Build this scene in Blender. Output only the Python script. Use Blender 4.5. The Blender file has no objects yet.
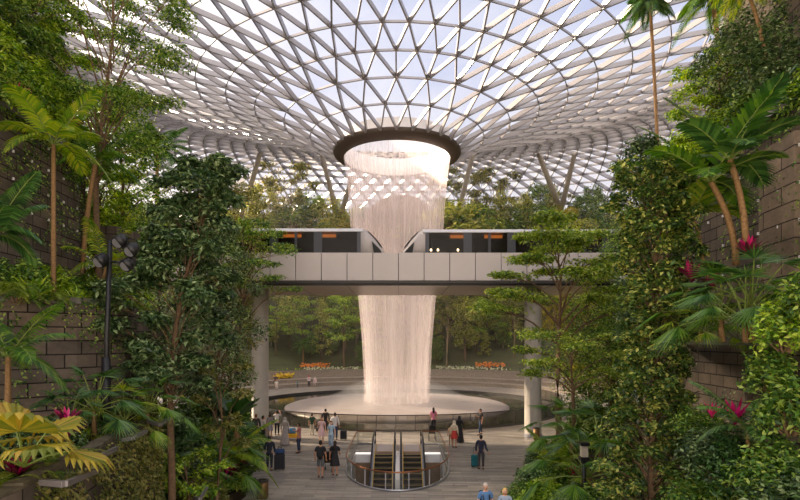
import bpy, bmesh, math, random
import numpy as np
from mathutils import Vector, Matrix
PI = math.pi
D0 = bpy.data
COL = bpy.context.scene.collection
SC = bpy.context.scene
F, CH, HZ = 530.0, 6.5, 340.0          # focal length in px, camera height, horizon row
CX, CY = -0.3, 54.0                    # axis of the waterfall

def at(px, py, d):
    return Vector(((px - 400) / F * d, d, CH + (HZ - py) / F * d))
def onfloor(px, py, z=0.0):
    d = (CH - z) * F / (py - HZ)
    return Vector(((px - 400) / F * d, d, z))

# ------------------------------------------------------------------ materials
def lin(c):
    return tuple((x / 12.92 if x <= 0.04045 else ((x + 0.055) / 1.055) ** 2.4) for x in c) + (1.0,)
def rgb(r, g, b):
    return lin((r / 255, g / 255, b / 255))
class NT:
    def __init__(s, name):
        s.m = D0.materials.new(name); s.m.use_nodes = True
        s.t = s.m.node_tree; s.t.nodes.clear()
        s.out = s.n('ShaderNodeOutputMaterial')
    def n(s, k, **kw):
        x = s.t.nodes.new(k)
        for a, b in kw.items(): setattr(x, a, b)
        return x
    def l(s, a, b): s.t.links.new(a, b)
    def bsdf(s, col=None, rough=.5, metal=0, spec=.5):
        b = s.n('ShaderNodeBsdfPrincipled')
        if col is not None: b.inputs['Base Color'].default_value = col
        b.inputs['Roughness'].default_value = rough; b.inputs['Metallic'].default_value = metal
        b.inputs['Specular IOR Level'].default_value = spec
        s.l(b.outputs[0], s.out.inputs[0]); return b
    def ramp(s, fac, stops):
        r = s.n('ShaderNodeValToRGB')
        e = r.color_ramp.elements
        while len(e) < len(stops): e.new(.5)
        for i, (p, c) in enumerate(stops): e[i].position = p; e[i].color = c
        s.l(fac, r.inputs[0]); return r.outputs[0]
    def noise(s, scale, detail=3, vec=None, mapscale=None, coord='Object', rough=.5):
        tc = s.n('ShaderNodeTexCoord'); mp = s.n('ShaderNodeMapping')
        s.l(tc.outputs[coord], mp.inputs[0])
        if mapscale: mp.inputs['Scale'].default_value = mapscale
        x = s.n('ShaderNodeTexNoise'); x.inputs['Scale'].default_value = scale; x.inputs['Detail'].default_value = detail
        x.inputs['Roughness'].default_value = rough
        s.l(mp.outputs[0], x.inputs['Vector']); return x.outputs[0]
    def bump(s, fac, b, strength=.3, dist=.02):
        u = s.n('ShaderNodeBump'); u.inputs['Strength'].default_value = strength; u.inputs['Distance'].default_value = dist
        s.l(fac, u.inputs['Height']); s.l(u.outputs[0], b.inputs['Normal'])
def plain(name, col, rough=.5, metal=0, spec=.5, var=.12, scale=8):
    t = NT(name); b = t.bsdf(col, rough, metal, spec)
    c2 = tuple(x * (1 - var) for x in col[:3]) + (1,)
    c3 = tuple(min(1, x * (1 + var)) for x in col[:3]) + (1,)
    t.l(t.ramp(t.noise(scale), [(.3, c2), (.7, c3)]), b.inputs['Base Color'])
    return t.m
def leafmat(name, cols, trans=.35, rough=.5, patch=1.2):
    """leaf colour differs from leaf to leaf (random per island) and softly from patch to patch"""
    t = NT(name)
    g = t.n('ShaderNodeNewGeometry')
    n = t.noise(patch, 2)
    mx = t.n('ShaderNodeMath', operation='MULTIPLY_ADD'); t.l(g.outputs['Random Per Island'], mx.inputs[0]); mx.inputs[1].default_value = .6
    ms = t.n('ShaderNodeMath', operation='MULTIPLY'); t.l(n, ms.inputs[0]); ms.inputs[1].default_value = .4
    t.l(ms.outputs[0], mx.inputs[2])
    k = len(cols)
    c = t.ramp(mx.outputs[0], [(.24 + .5 * i / max(1, k - 1), cols[i]) for i in range(k)])
    b = t.n('ShaderNodeBsdfPrincipled'); b.inputs['Roughness'].default_value = rough
    b.inputs['Specular IOR Level'].default_value = .5
    t.l(c, b.inputs['Base Color'])
    tr = t.n('ShaderNodeBsdfTranslucent')
    hs = t.n('ShaderNodeHueSaturation'); hs.inputs['Saturation'].default_value = 1.15; hs.inputs['Value'].default_value = 1.5
    hs.inputs['Hue'].default_value = .485
    t.l(c, hs.inputs['Color']); t.l(hs.outputs[0], tr.inputs[0])
    mix = t.n('ShaderNodeMixShader'); mix.inputs[0].default_value = trans
    t.l(b.outputs[0], mix.inputs[1]); t.l(tr.outputs[0], mix.inputs[2]); t.l(mix.outputs[0], t.out.inputs[0])
    return t.m
M = {}
def G(r, g, b): return rgb(r, g, b)
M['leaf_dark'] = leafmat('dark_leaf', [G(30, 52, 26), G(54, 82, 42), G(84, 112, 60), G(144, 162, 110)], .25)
M['leaf_mid'] = leafmat('mid_leaf', [G(42, 74, 24), G(70, 110, 36), G(108, 144, 54), G(164, 182, 86)])
M['leaf_light'] = leafmat('light_leaf', [G(70, 110, 26), G(112, 150, 36), G(152, 184, 54), G(188, 204, 84)])
M['leaf_olive'] = leafmat('olive_leaf', [G(72, 84, 34), G(104, 112, 50), G(134, 136, 68), G(160, 150, 84)])
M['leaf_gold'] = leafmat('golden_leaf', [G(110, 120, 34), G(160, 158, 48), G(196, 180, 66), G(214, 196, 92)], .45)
M['leaf_far'] = leafmat('lightened_leaf', [G(84, 104, 36), G(130, 146, 54), G(176, 180, 84), G(212, 204, 120)], .45)  # far leaves lightened in colour to stand in for light missing there
M['leaf_lime'] = leafmat('lime_leaf', [G(62, 92, 26), G(96, 128, 38), G(134, 158, 56), G(178, 188, 88)], .4)
M['leaf_var'] = leafmat('variegated_leaf', [G(30, 54, 20), G(54, 88, 32), G(82, 114, 46), G(116, 142, 64), G(186, 186, 96)], .3)
M['palm'] = leafmat('palm_frond', [G(46, 84, 30), G(72, 112, 38), G(108, 142, 50)], .35, .4)
M['palm_light'] = leafmat('light_palm_frond', [G(78, 118, 34), G(122, 154, 44), G(168, 176, 60)], .45, .4)
M['palm_dark'] = leafmat('dark_palm_frond', [G(34, 66, 30), G(54, 92, 40), G(88, 124, 58)], .25, .4)
M['fan_yellow'] = leafmat('yellow_fan_leaf', [G(104, 116, 34), G(150, 142, 44), G(190, 172, 62), G(168, 140, 56)], .35, .45)
M['pink'] = leafmat('pink_leaf', [G(120, 20, 60), G(196, 30, 100), G(226, 50, 130)], .35, .45)
M['purple'] = leafmat('dark_red_leaf', [G(60, 22, 34), G(98, 30, 52), G(150, 40, 80)], .3, .45)
M['fern'] = leafmat('fern_frond', [G(86, 118, 34), G(128, 152, 44), G(166, 178, 60)], .4, .5)
M['flower_o'] = leafmat('orange_flower', [G(220, 130, 50), G(240, 160, 70)], .3)
M['flower_y'] = leafmat('yellow_flower', [G(210, 180, 50), G(236, 214, 70)], .3)
M['flower_w'] = leafmat('cream_flower', [G(200, 200, 160), G(230, 228, 200)], .3)
M['bark'] = plain('bark', G(112, 88, 64), .85, var=.3, scale=14)
M['bark_pale'] = plain('pale_bark', G(140, 118, 88), .8, var=.25, scale=10)
M['bark_palm'] = plain('palm_trunk', G(132, 100, 62), .75, var=.3, scale=20)
M['stem'] = plain('green_stem', G(110, 126, 50), .6, var=.2)
M['steel'] = plain('roof_steel', G(142, 138, 140), .3, .1, .8, .05)
M['darksteel'] = plain('dark_steel', G(62, 58, 56), .5, .3, .5, .1)
M['ledge'] = plain('ledge_steel', G(112, 106, 104), .45, .3, .5, .1)
M['ring'] = plain('oculus_cladding', G(78, 66, 58), .5, .2, .5, .08)
M['concrete'] = plain('pale_concrete', G(176, 166, 154), .7, 0, .4, .06, 2)
M['coping'] = plain('stone_coping', G(146, 134, 120), .75, 0, .4, .2, 5)
M['mossy'] = plain('mossy_coping', G(92, 84, 68), .85, 0, .3, .3, 6)
M['soil'] = plain('soil', G(58, 48, 34), .95, 0, .2, .3, 4)
M['white'] = plain('white_panel', G(226, 222, 220), .4, 0, .5, .03)
M['black'] = plain('black_metal', G(30, 30, 32), .4, .3, .5, .1)
M['bronze'] = plain('bronze', G(122, 92, 56), .4, .6, .5, .15)
M['copper'] = plain('copper_rail', G(150, 96, 62), .3, .7, .5, .1)
M['rubber'] = plain('black_rubber', G(26, 26, 30), .45, 0, .5, .1)
M['brownpanel'] = plain('brown_panel', G(136, 112, 90), .5, 0, .4, .08)
M['yellowline'] = plain('yellow_line', G(216, 176, 60), .5)
M['steelbrush'] = plain('brushed_steel', G(168, 168, 176), .35, .7, .5, .08)
M['tread'] = plain('step_tread', G(96, 88, 80), .5, .5, .5, .15, 30)
M['riser'] = plain('step_riser', G(44, 40, 36), .6, .3, .5, .15, 30)

def mat_block(name, c1, c2, mortar, bw, bh, uvs=1.0):
    t = NT(name); b = t.bsdf(None, .85, 0, .3)
    uv = t.n('ShaderNodeUVMap'); uv.uv_map = 'UVMap'
    br = t.n('ShaderNodeTexBrick'); br.inputs['Scale'].default_value = 1
    br.inputs['Brick Width'].default_value = bw; br.inputs['Row Height'].default_value = bh
    br.inputs['Mortar Size'].default_value = .018; br.inputs['Mortar Smooth'].default_value = .1
    br.inputs['Color1'].default_value = c1; br.inputs['Color2'].default_value = c2; br.inputs['Mortar'].default_value = mortar
    t.l(uv.outputs[0], br.inputs['Vector'])
    n = t.noise(1.2, 6); n2 = t.noise(9, 5)
    m1 = t.n('ShaderNodeMixRGB', blend_type='MULTIPLY'); m1.inputs[0].default_value = .8
    t.l(br.outputs[0], m1.inputs[1]); t.l(t.ramp(n, [(.3, (.55, .52, .48, 1)), (.7, (1.15, 1.1, 1.05, 1))]), m1.inputs[2])
    m2 = t.n('ShaderNodeMixRGB', blend_type='MULTIPLY'); m2.inputs[0].default_value = .6
    t.l(m1.outputs[0], m2.inputs[1]); t.l(t.ramp(n2, [(.3, (.7, .7, .7, 1)), (.7, (1.1, 1.1, 1.1, 1))]), m2.inputs[2])
    t.l(m2.outputs[0], b.inputs['Base Color'])
    t.bump(br.outputs[1], b, -.6, .03)
    return t.m
M['block'] = mat_block('stone_block', G(118, 106, 94), G(94, 86, 80), G(30, 26, 24), .8, .36)
M['blockpale'] = mat_block('pale_stone_block', G(160, 142, 124), G(136, 122, 108), G(60, 50, 44), 1.6, .45)

def mat_floor():
    t = NT('plaza_stone'); b = t.bsdf(None, .42, 0, .5)
    tc = t.n('ShaderNodeTexCoord')
    br = t.n('ShaderNodeTexBrick'); br.inputs['Scale'].default_value = 1
    br.inputs['Brick Width'].default_value = 1.2; br.inputs['Row Height'].default_value = .3
    br.inputs['Mortar Size'].default_value = .008
    br.inputs['Color1'].default_value = G(182, 172, 160); br.inputs['Color2'].default_value = G(140, 134, 128); br.inputs['Mortar'].default_value = G(96, 90, 84)
    t.l(tc.outputs['Object'], br.inputs['Vector'])
    n = t.noise(1, 6, mapscale=(.5, 4.5, 1), rough=.65); n2 = t.noise(.12, 3)
    m1 = t.n('ShaderNodeMixRGB', blend_type='MULTIPLY'); m1.inputs[0].default_value = 1
    t.l(br.outputs[0], m1.inputs[1]); t.l(t.ramp(n, [(.32, (.5, .49, .5, 1)), (.66, (1.15, 1.12, 1.08, 1))]), m1.inputs[2])
    m2 = t.n('ShaderNodeMixRGB', blend_type='MULTIPLY'); m2.inputs[0].default_value = 1
    t.l(m1.outputs[0], m2.inputs[1]); t.l(t.ramp(n2, [(.35, (.85, .85, .86, 1)), (.65, (1.05, 1.04, 1.02, 1))]), m2.inputs[2])
    t.l(m2.outputs[0], b.inputs['Base Color'])
    return t.m
M['floor'] = mat_floor()

def mat_glass(name, col, gl=.08, rough=.03):
    t = NT(name)
    tr = t.n('ShaderNodeBsdfTransparent'); tr.inputs[0].default_value = col
    g = t.n('ShaderNodeBsdfGlossy'); g.inputs['Roughness'].default_value = rough
    m = t.n('ShaderNodeMixShader'); m.inputs[0].default_value = gl
    t.l(tr.outputs[0], m.inputs[1]); t.l(g.outputs[0], m.inputs[2]); t.l(m.outputs[0], t.out.inputs[0])
    return t.m
M['glass'] = mat_glass('clear_glass', (.97, .97, .98, 1), .04)
M['railglass'] = mat_glass('balustrade_glass', (.78, .8, .76, 1), .12)
M['trainglass'] = mat_glass('tinted_window_glass', (.22, .19, .16, 1), .02, .2)
M['poolglass'] = mat_glass('pool_rail_glass', (.42, .4, .35, 1), .1)

def mat_water():
    t = NT('pool_water'); b = t.bsdf(G(44, 46, 34), .08, 0, .8)
    t.bump(t.noise(1.5, 4), b, .15, .05)
    return t.m
M['water'] = mat_water()
def mat_mist():
    t = NT('foaming_water'); b = t.bsdf(G(200, 188, 182), .35, 0, .5)
    n = t.noise(.35, 5, mapscale=(1, 1, 1))
    t.l(t.ramp(n, [(.3, G(150, 138, 132)), (.7, G(178, 166, 160))]), b.inputs['Base Color'])
    return t.m
M['foam'] = mat_mist()
def mat_fall(name, lo, hi, col, sx, seed):
    """falling water: a thin scattering sheet broken into vertical streaks"""
    t = NT(name)
    tc = t.n('ShaderNodeTexCoord'); mp = t.n('ShaderNodeMapping')
    t.l(tc.outputs['UV'], mp.inputs[0]); mp.inputs['Scale'].default_value = (sx, .5, 1); mp.inputs['Location'].default_value = (seed, seed, 0)
    x = t.n('ShaderNodeTexNoise'); x.inputs['Scale'].default_value = 1; x.inputs['Detail'].default_value = 5; x.inputs['Roughness'].default_value = .7
    t.l(mp.outputs[0], x.inputs['Vector'])
    mr = t.n('ShaderNodeMapRange'); mr.inputs[1].default_value = .3; mr.inputs[2].default_value = .72
    t.l(x.outputs[0], mr.inputs[0])
    # more opaque towards the bottom, where the sheet has broken into spray
    sp = t.n('ShaderNodeSeparateXYZ'); t.l(tc.outputs['UV'], sp.inputs[0])
    a0 = t.n('ShaderNodeMapRange'); t.l(sp.outputs[1], a0.inputs[0]); a0.inputs[3].default_value = hi[0]; a0.inputs[4].default_value = lo[0]
    a1 = t.n('ShaderNodeMapRange'); t.l(sp.outputs[1], a1.inputs[0]); a1.inputs[3].default_value = hi[1]; a1.inputs[4].default_value = lo[1]
    t.l(a0.outputs[0], mr.inputs[3]); t.l(a1.outputs[0], mr.inputs[4])
    d = t.n('ShaderNodeBsdfDiffuse'); d.inputs[0].default_value = col
    tl = t.n('ShaderNodeBsdfTranslucent'); tl.inputs[0].default_value = col
    m0 = t.n('ShaderNodeMixShader'); m0.inputs[0].default_value = .5
    t.l(d.outputs[0], m0.inputs[1]); t.l(tl.outputs[0], m0.inputs[2])
    tr = t.n('ShaderNodeBsdfTransparent')
    m = t.n('ShaderNodeMixShader'); t.l(mr.outputs[0], m.inputs[0]); t.l(tr.outputs[0], m.inputs[1]); t.l(m0.outputs[0], m.inputs[2])
    t.l(m.outputs[0], t.out.inputs[0]); return t.m
M['fall_a'] = mat_fall('falling_water', (.12, .5), (.05, .34), (.99, .85, .84, 1), 130, 0)
M['fall_b'] = mat_fall('falling_water_inner', (.04, .3), (.05, .5), (.99, .92, .91, 1), 18, 7)
def emis(name, col, s):
    t = NT(name); e = t.n('ShaderNodeEmission'); e.inputs[0].default_value = col; e.inputs[1].default_value = s
    t.l(e.outputs[0], t.out.inputs[0]); return t.m
M['lamp_orange'] = emis('warm_light', (1, .36, .07, 1), 5.0)
M['lamp_warm'] = emis('warm_white_light', (1, .75, .45, 1), 3)

# ------------------------------------------------------------------ objects
def tag(o, label=None, cat=None, group=None, kind=None):
    if label: o['label'] = label
    if cat: o['category'] = cat
    if group: o['group'] = group
    if kind: o['kind'] = kind
    return o
def empty(name, loc=(0, 0, 0), rz=0, label=None, cat=None, group=None):
    o = D0.objects.new(name, None); COL.objects.link(o); o.location = loc; o.rotation_euler = (0, 0, rz)
    o.empty_display_size = .2
    return tag(o, label, cat, group)
def link(name, me, parent=None, loc=None):
    o = D0.objects.new(name, me); COL.objects.link(o)
    if parent: o.parent = parent
    if loc is not None: o.location = loc
    return o
def copy_tree(o, parent=None):
    c = o.copy(); COL.objects.link(c)
    if parent: c.parent = parent
    for ch in list(o.children): copy_tree(ch, c)
    return c
class MB:
    def __init__(s): s.v = []; s.f = []; s.m = []; s.uv = {}
    def add(s, vs, fs, mi=0):
        k = len(s.v); s.v.extend([tuple(p) for p in vs]); s.f.extend([tuple(i + k for i in f) for f in fs]); s.m.extend([mi] * len(fs)); return s
    def box(s, a, b, mi=0):
        x0, y0, z0 = a; x1, y1, z1 = b
        return s.add([(x0, y0, z0), (x1, y0, z0), (x1, y1, z0), (x0, y1, z0), (x0, y0, z1), (x1, y0, z1), (x1, y1, z1), (x0, y1, z1)],
                     [(0, 3, 2, 1), (4, 5, 6, 7), (0, 1, 5, 4), (1, 2, 6, 5), (2, 3, 7, 6), (3, 0, 4, 7)], mi)
    def bar(s, p, q, w, h, up=(0, 0, 1), mi=0):
        p = Vector(p); q = Vector(q); d = (q - p).normalized(); up = Vector(up)
        sx = d.cross(up)
        if sx.length < 1e-4: sx = d.cross(Vector((0, 1, 0)))
        sx.normalize(); u = sx.cross(d).normalized(); sx *= w / 2; u *= h / 2
        return s.add([p - sx - u, p + sx - u, p + sx + u, p - sx + u, q - sx - u, q + sx - u, q + sx + u, q - sx + u],
                     [(0, 1, 2, 3), (7, 6, 5, 4), (0, 4, 5, 1), (1, 5, 6, 2), (2, 6, 7, 3), (3, 7, 4, 0)], mi)
    def tube(s, pts, rad, n=8, cap=True, mi=0, flat=1.0):
        pts = [Vector(p) for p in pts]
        if not hasattr(rad, '__len__'): rad = [rad] * len(pts)
        k = len(s.v); ref = Vector((0, 0, 1))
        for i, p in enumerate(pts):
            d = (pts[min(i + 1, len(pts) - 1)] - pts[max(i - 1, 0)]).normalized()
            x = d.cross(ref)
            if x.length < .05: x = d.cross(Vector((0, 1, 0)))
            x.normalize(); y = x.cross(d).normalized()
            for j in range(n):
                a = 2 * PI * j / n; s.v.append(tuple(p + x * math.cos(a) * rad[i] + y * math.sin(a) * rad[i] * flat))
        for i in range(len(pts) - 1):
            for j in range(n):
                a = k + i * n + j; b = k + i * n + (j + 1) % n
                s.f.append((a, b, b + n, a + n)); s.m.append(mi)
        if cap:
            s.f.append(tuple(k + j for j in range(n))[::-1]); s.m.append(mi)
            e = k + (len(pts) - 1) * n; s.f.append(tuple(e + j for j in range(n))); s.m.append(mi)
        return s
    def lathe(s, prof, n=32, c=(0, 0), mi=0, a0=0, a1=2 * PI):
        full = abs(a1 - a0 - 2 * PI) < 1e-6; k = len(s.v); m = n if full else n + 1
        for r, z in prof:
            for j in range(m):
                a = a0 + (a1 - a0) * j / n; s.v.append((c[0] + r * math.sin(a), c[1] + r * math.cos(a), z))
        for i in range(len(prof) - 1):
            for j in range(n):
                q = (j + 1) % m; s.f.append((k + i * m + j, k + (i + 1) * m + j, k + (i + 1) * m + q, k + i * m + q)); s.m.append(mi)
        return s
    def prism(s, poly, z0, z1, mi=0, mi_top=None):
        n = len(poly); k = len(s.v)
        s.v += [(x, y, z0) for x, y in poly] + [(x, y, z1) for x, y in poly]
        s.f.append(tuple(range(k, k + n))[::-1]); s.m.append(mi)
        s.f.append(tuple(range(k + n, k + 2 * n))); s.m.append(mi if mi_top is None else mi_top)
        for i in range(n):
            j = (i + 1) % n; s.f.append((k + i, k + j, k + n + j, k + n + i)); s.m.append(mi)
        return s
    def mesh(s, name, mats, smooth=False):
        me = D0.meshes.new(name); me.from_pydata(s.v, [], s.f)
        for m in (mats if isinstance(mats, (list, tuple)) else [mats]): me.materials.append(m)
        me.polygons.foreach_set('material_index', s.m)
        if smooth: me.polygons.foreach_set('use_smooth', [True] * len(s.f))
        me.update(); return me
    def build(s, name, mats, parent=None, smooth=False, loc=None, bevel=0):
        o = link(name, s.mesh(name, mats, smooth), parent, loc)
        if bevel:
            b = o.modifiers.new('bevel', 'BEVEL'); b.width = bevel; b.segments = 2; b.limit_method = 'ANGLE'
        return o
def fast_mesh(name, V, Fc, mats, mi=None):
    """V (n,3), Fc (m,3|4) numpy"""
    me = D0.meshes.new(name); V = np.asarray(V, np.float32); Fc = np.asarray(Fc, np.int32)
    me.vertices.add(len(V)); me.vertices.foreach_set('co', V.ravel())
    k = Fc.shape[1]; me.loops.add(Fc.size); me.loops.foreach_set('vertex_index', Fc.ravel())
    me.polygons.add(len(Fc)); me.polygons.foreach_set('loop_start', np.arange(0, Fc.size, k, dtype=np.int32))
    me.polygons.foreach_set('loop_total', np.full(len(Fc), k, np.int32))
    for m in (mats if isinstance(mats, (list, tuple)) else [mats]): me.materials.append(m)
    if mi is not None: me.polygons.foreach_set('material_index', np.asarray(mi, np.int32))
    me.update(calc_edges=True); me.validate(); return me

# ------------------------------------------------------------------ camera, sky, sun
cam = D0.cameras.new('camera'); co = link('camera', cam); co.location = (0, 0, CH); co.rotation_euler = (PI / 2, 0, 0)
cam.sensor_width = 36; cam.lens = F / 800 * 36; cam.shift_y = (HZ - 250) / 800; cam.clip_start = .1; cam.clip_end = 2000
SC.camera = co
SC.view_settings.view_transform = 'Standard'; SC.view_settings.look = 'None'; SC.view_settings.gamma = 1; SC.view_settings.exposure = 0.5
w = D0.worlds.new('sky'); SC.world = w; w.use_nodes = True; nt = w.node_tree; nt.nodes.clear()
tc = nt.nodes.new('ShaderNodeTexCoord'); mp = nt.nodes.new('ShaderNodeMapping'); mp.inputs['Scale'].default_value = (1.5, 1.5, 3.5)
nz = nt.nodes.new('ShaderNodeTexNoise'); nz.inputs['Scale'].default_value = 1.6; nz.inputs['Detail'].default_value = 6
rp = nt.nodes.new('ShaderNodeValToRGB')
rp.color_ramp.elements[0].position = .38; rp.color_ramp.elements[0].color = rgb(186, 196, 230)
rp.color_ramp.elements[1].position = .62; rp.color_ramp.elements[1].color = rgb(236, 236, 246)
sx = nt.nodes.new('ShaderNodeSeparateXYZ'); mr = nt.nodes.new('ShaderNodeMapRange')
mr.inputs[1].default_value = .0; mr.inputs[2].default_value = .45; mr.inputs[3].default_value = 1; mr.inputs[4].default_value = 0
mxx = nt.nodes.new('ShaderNodeMixRGB'); mxx.inputs[2].default_value = (1.0, .9, .84, 1)
bg = nt.nodes.new('ShaderNodeBackground'); ow = nt.nodes.new('ShaderNodeOutputWorld')
L = nt.links.new
L(tc.outputs['Generated'], mp.inputs[0]); L(mp.outputs[0], nz.inputs['Vector']); L(nz.outputs[0], rp.inputs[0])
L(tc.outputs['Generated'], sx.inputs[0]); L(sx.outputs[2], mr.inputs[0]); L(mr.outputs[0], mxx.inputs[0]); L(rp.outputs[0], mxx.inputs[1])
dp = nt.nodes.new('ShaderNodeVectorMath'); dp.operation = 'DOT_PRODUCT'; dp.inputs[1].default_value = (-.85, .3, .42)  # warm glow added near the sun, centred out of view, to light the roof
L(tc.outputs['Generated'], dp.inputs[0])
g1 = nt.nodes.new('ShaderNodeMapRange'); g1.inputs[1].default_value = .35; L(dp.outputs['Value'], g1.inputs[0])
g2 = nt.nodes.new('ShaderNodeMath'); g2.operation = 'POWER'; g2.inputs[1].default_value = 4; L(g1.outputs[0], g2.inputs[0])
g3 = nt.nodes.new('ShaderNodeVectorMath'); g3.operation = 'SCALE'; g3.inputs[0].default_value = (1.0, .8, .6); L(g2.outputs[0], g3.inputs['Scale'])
# sky behind the camera, out of view, brightened to raise the light inside
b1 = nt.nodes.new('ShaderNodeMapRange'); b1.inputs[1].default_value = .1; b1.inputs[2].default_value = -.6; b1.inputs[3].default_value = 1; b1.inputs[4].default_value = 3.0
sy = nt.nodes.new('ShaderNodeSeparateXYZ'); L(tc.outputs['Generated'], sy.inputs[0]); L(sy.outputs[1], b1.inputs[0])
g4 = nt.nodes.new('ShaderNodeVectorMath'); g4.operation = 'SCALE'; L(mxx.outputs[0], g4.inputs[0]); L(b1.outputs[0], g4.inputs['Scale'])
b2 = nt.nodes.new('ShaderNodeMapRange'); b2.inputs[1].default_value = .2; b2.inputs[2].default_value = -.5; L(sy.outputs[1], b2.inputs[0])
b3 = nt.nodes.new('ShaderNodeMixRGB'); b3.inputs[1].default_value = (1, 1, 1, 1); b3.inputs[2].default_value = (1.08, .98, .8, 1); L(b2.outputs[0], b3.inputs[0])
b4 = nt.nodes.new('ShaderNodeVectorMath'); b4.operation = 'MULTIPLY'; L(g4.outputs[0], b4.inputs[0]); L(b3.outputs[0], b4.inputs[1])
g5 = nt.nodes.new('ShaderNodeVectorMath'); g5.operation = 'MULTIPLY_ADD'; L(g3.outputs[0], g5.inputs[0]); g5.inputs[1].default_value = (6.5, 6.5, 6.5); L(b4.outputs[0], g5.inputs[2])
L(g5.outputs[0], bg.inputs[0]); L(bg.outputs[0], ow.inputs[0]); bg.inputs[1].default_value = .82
sun = D0.lights.new('sun', 'SUN'); so = link('sun', sun)
sun.energy = 10.0; sun.color = (1.0, .82, .6); sun.angle = R = math.radians(2.5)
sd = Vector((.80, -.38, -.44)).normalized()          # direction the sunlight travels
so.rotation_euler = sd.to_track_quat('-Z', 'Y').to_euler()
SC.cycles.max_bounces = 8; SC.cycles.diffuse_bounces = 4; SC.cycles.transparent_max_bounces = 24; SC.cycles.transmission_bounces = 4
SC.cycles.glossy_bounces = 3; SC.cycles.sample_clamp_indirect = 6; SC.cycles.caustics_reflective = False; SC.cycles.caustics_refractive = False
# ------------------------------------------------------------------ glass roof
PR = [6.3, 8.7, 11.3, 14, 16.6, 19.2, 22, 26, 30, 35, 40, 45, 50, 55, 60, 64, 68, 72, 75]
PZ = [19.0, 20.2, 21.2, 21.9, 22.5, 23.0, 23.5, 24.3, 25.0, 25.8, 26.0, 25.5, 24.0, 21.5, 18, 14, 9, 2, -8]
def roof_z(r, th):
    w_ = ((1 + math.cos(th)) / 2) ** 1.5
    return CH + float(np.interp(r, PR, PZ)) + .2 * max(0, r - 8) * w_ * min(1, max(0, (80 - r) / 20))
def roof_p(r, th): return Vector((CX + r * math.sin(th), CY + r * math.cos(th), roof_z(r, th)))
rings = [(6.3, 28, 0), (8.74, 28, .5), (11.3, 28, 0), (14.0, 56, 0)]
r = 14.0; n = 56; off = .5
for st in [2.6, 2.6, 2.8, 2.9, 2.9]:
    r += st; rings.append((r, n, off)); off = .5 - off
r = 30.4; n = 112; off = 0
rings.append((r, n, 0)); off = .5
while r < 73:
    r += 2.3; rings.append((r, n, off)); off = .5 - off
beams = MB(); panes = MB()
def bm_(p, q, wd, h, up):
    beams.bar(p, q, wd, h, up)
nodes = []
for (r, n, off) in rings: nodes.append([roof_p(r, 2 * PI * (j + off) / n) for j in range(n)])
def nrm(r, th):
    e = .5; a = roof_p(r + e, th) - roof_p(r - e if r > 7 else r, th); t = Vector((math.cos(th), -math.sin(th), 0))
    return a.cross(t).normalized()
for i, (r, n, off) in enumerate(rings):
    for j in range(n):
        th = 2 * PI * (j + off) / n; up = nrm(r, th)
        big = n < 100
        W_ = .12 if big else .13; H_ = .42 if big else .78
        if i > 0: bm_(nodes[i][j], nodes[i][(j + 1) % n], W_ * .7, H_ * .5, up)
        if i == len(rings) - 1: continue
        r2, n2, off2 = rings[i + 1]
        if n2 == n:
            d = off2 - off
            js = [j, (j + 1) % n] if d < 0 else [j, (j - 1) % n]
            if d < 0: js = [j, (j - 1) % n]; js = [(j + 0) % n, (j - 1) % n] if off == .5 and False else [j, (j + 1) % n]
            if d > 0: js = [j, (j - 1) % n]
            for q in js: bm_(nodes[i][j], nodes[i + 1][q], W_, H_, up)
            if d > 0: panes.add([nodes[i][j], nodes[i][(j + 1) % n], nodes[i + 1][j]], [(0, 1, 2)]); panes.add([nodes[i][j], nodes[i + 1][j], nodes[i + 1][(j - 1) % n]], [(0, 1, 2)])
            else: panes.add([nodes[i][j], nodes[i][(j + 1) % n], nodes[i + 1][(j + 1) % n]], [(0, 1, 2)]); panes.add([nodes[i][j], nodes[i + 1][(j + 1) % n], nodes[i + 1][j]], [(0, 1, 2)])
        else:
            c0 = int(round(2 * (j + off) - off2)) % n2
            for q in (c0 - 1, c0, c0 + 1): bm_(nodes[i][j], nodes[i + 1][q % n2], W_, H_, up)
            a, b = nodes[i][j], nodes[i][(j + 1) % n]
            f1, f2, f3, f0 = (nodes[i + 1][(c0 + k) % n2] for k in (0, 1, 2, -1))
            panes.add([a, f0, f1], [(0, 1, 2)]); panes.add([a, f1, f2], [(0, 1, 2)]); panes.add([a, f2, b], [(0, 1, 2)])
roof = tag(beams.build('ceiling', M['steel']), 'steel diagrid of the glass dome over the whole garden', kind='structure')
gl = panes.build('glazing', M['glass'], roof)
oc = MB().lathe([(6.45, CH + 19.15), (6.5, CH + 18.9), (6.3, CH + 18.65), (5.5, CH + 18.3), (5.38, CH + 18.35), (5.38, CH + 18.9), (5.8, CH + 19.3), (6.45, CH + 19.15)], 96, (CX, CY)).build('oculus_ring', M['ring'], smooth=True)
tag(oc, 'dark brown rim ring around the roof opening where the waterfall starts', 'ring')
# collar inside the opening (pale inner trough the water runs over)
MB().lathe([(5.37, CH + 18.4), (5.2, CH + 19.2), (5.6, CH + 20.4)], 96, (CX, CY)).build('inner_trough', M['white'], oc, smooth=True)

TR = [17, 23.0, 23.01, 24.4, 24.41, 26.6, 26.61, 31, 38, 46, 54, 60, 64, 70]
TZ = [.02, .02, .5, .5, 1.0, 1.0, 2.0, 2.6, 6.5, 13, 21, 27.5, 30.2, 30.5]
def ter_z(r, th):
    z = float(np.interp(r, TR, TZ)); k = 1 - .35 * max(0, (abs(th) - 1.2)); return z if r < 31 else 2.6 + (z - 2.6) * k
def far_ground(x, y): return ter_z(math.hypot(x - CX, y - CY), math.atan2(x - CX, y - CY))
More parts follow.
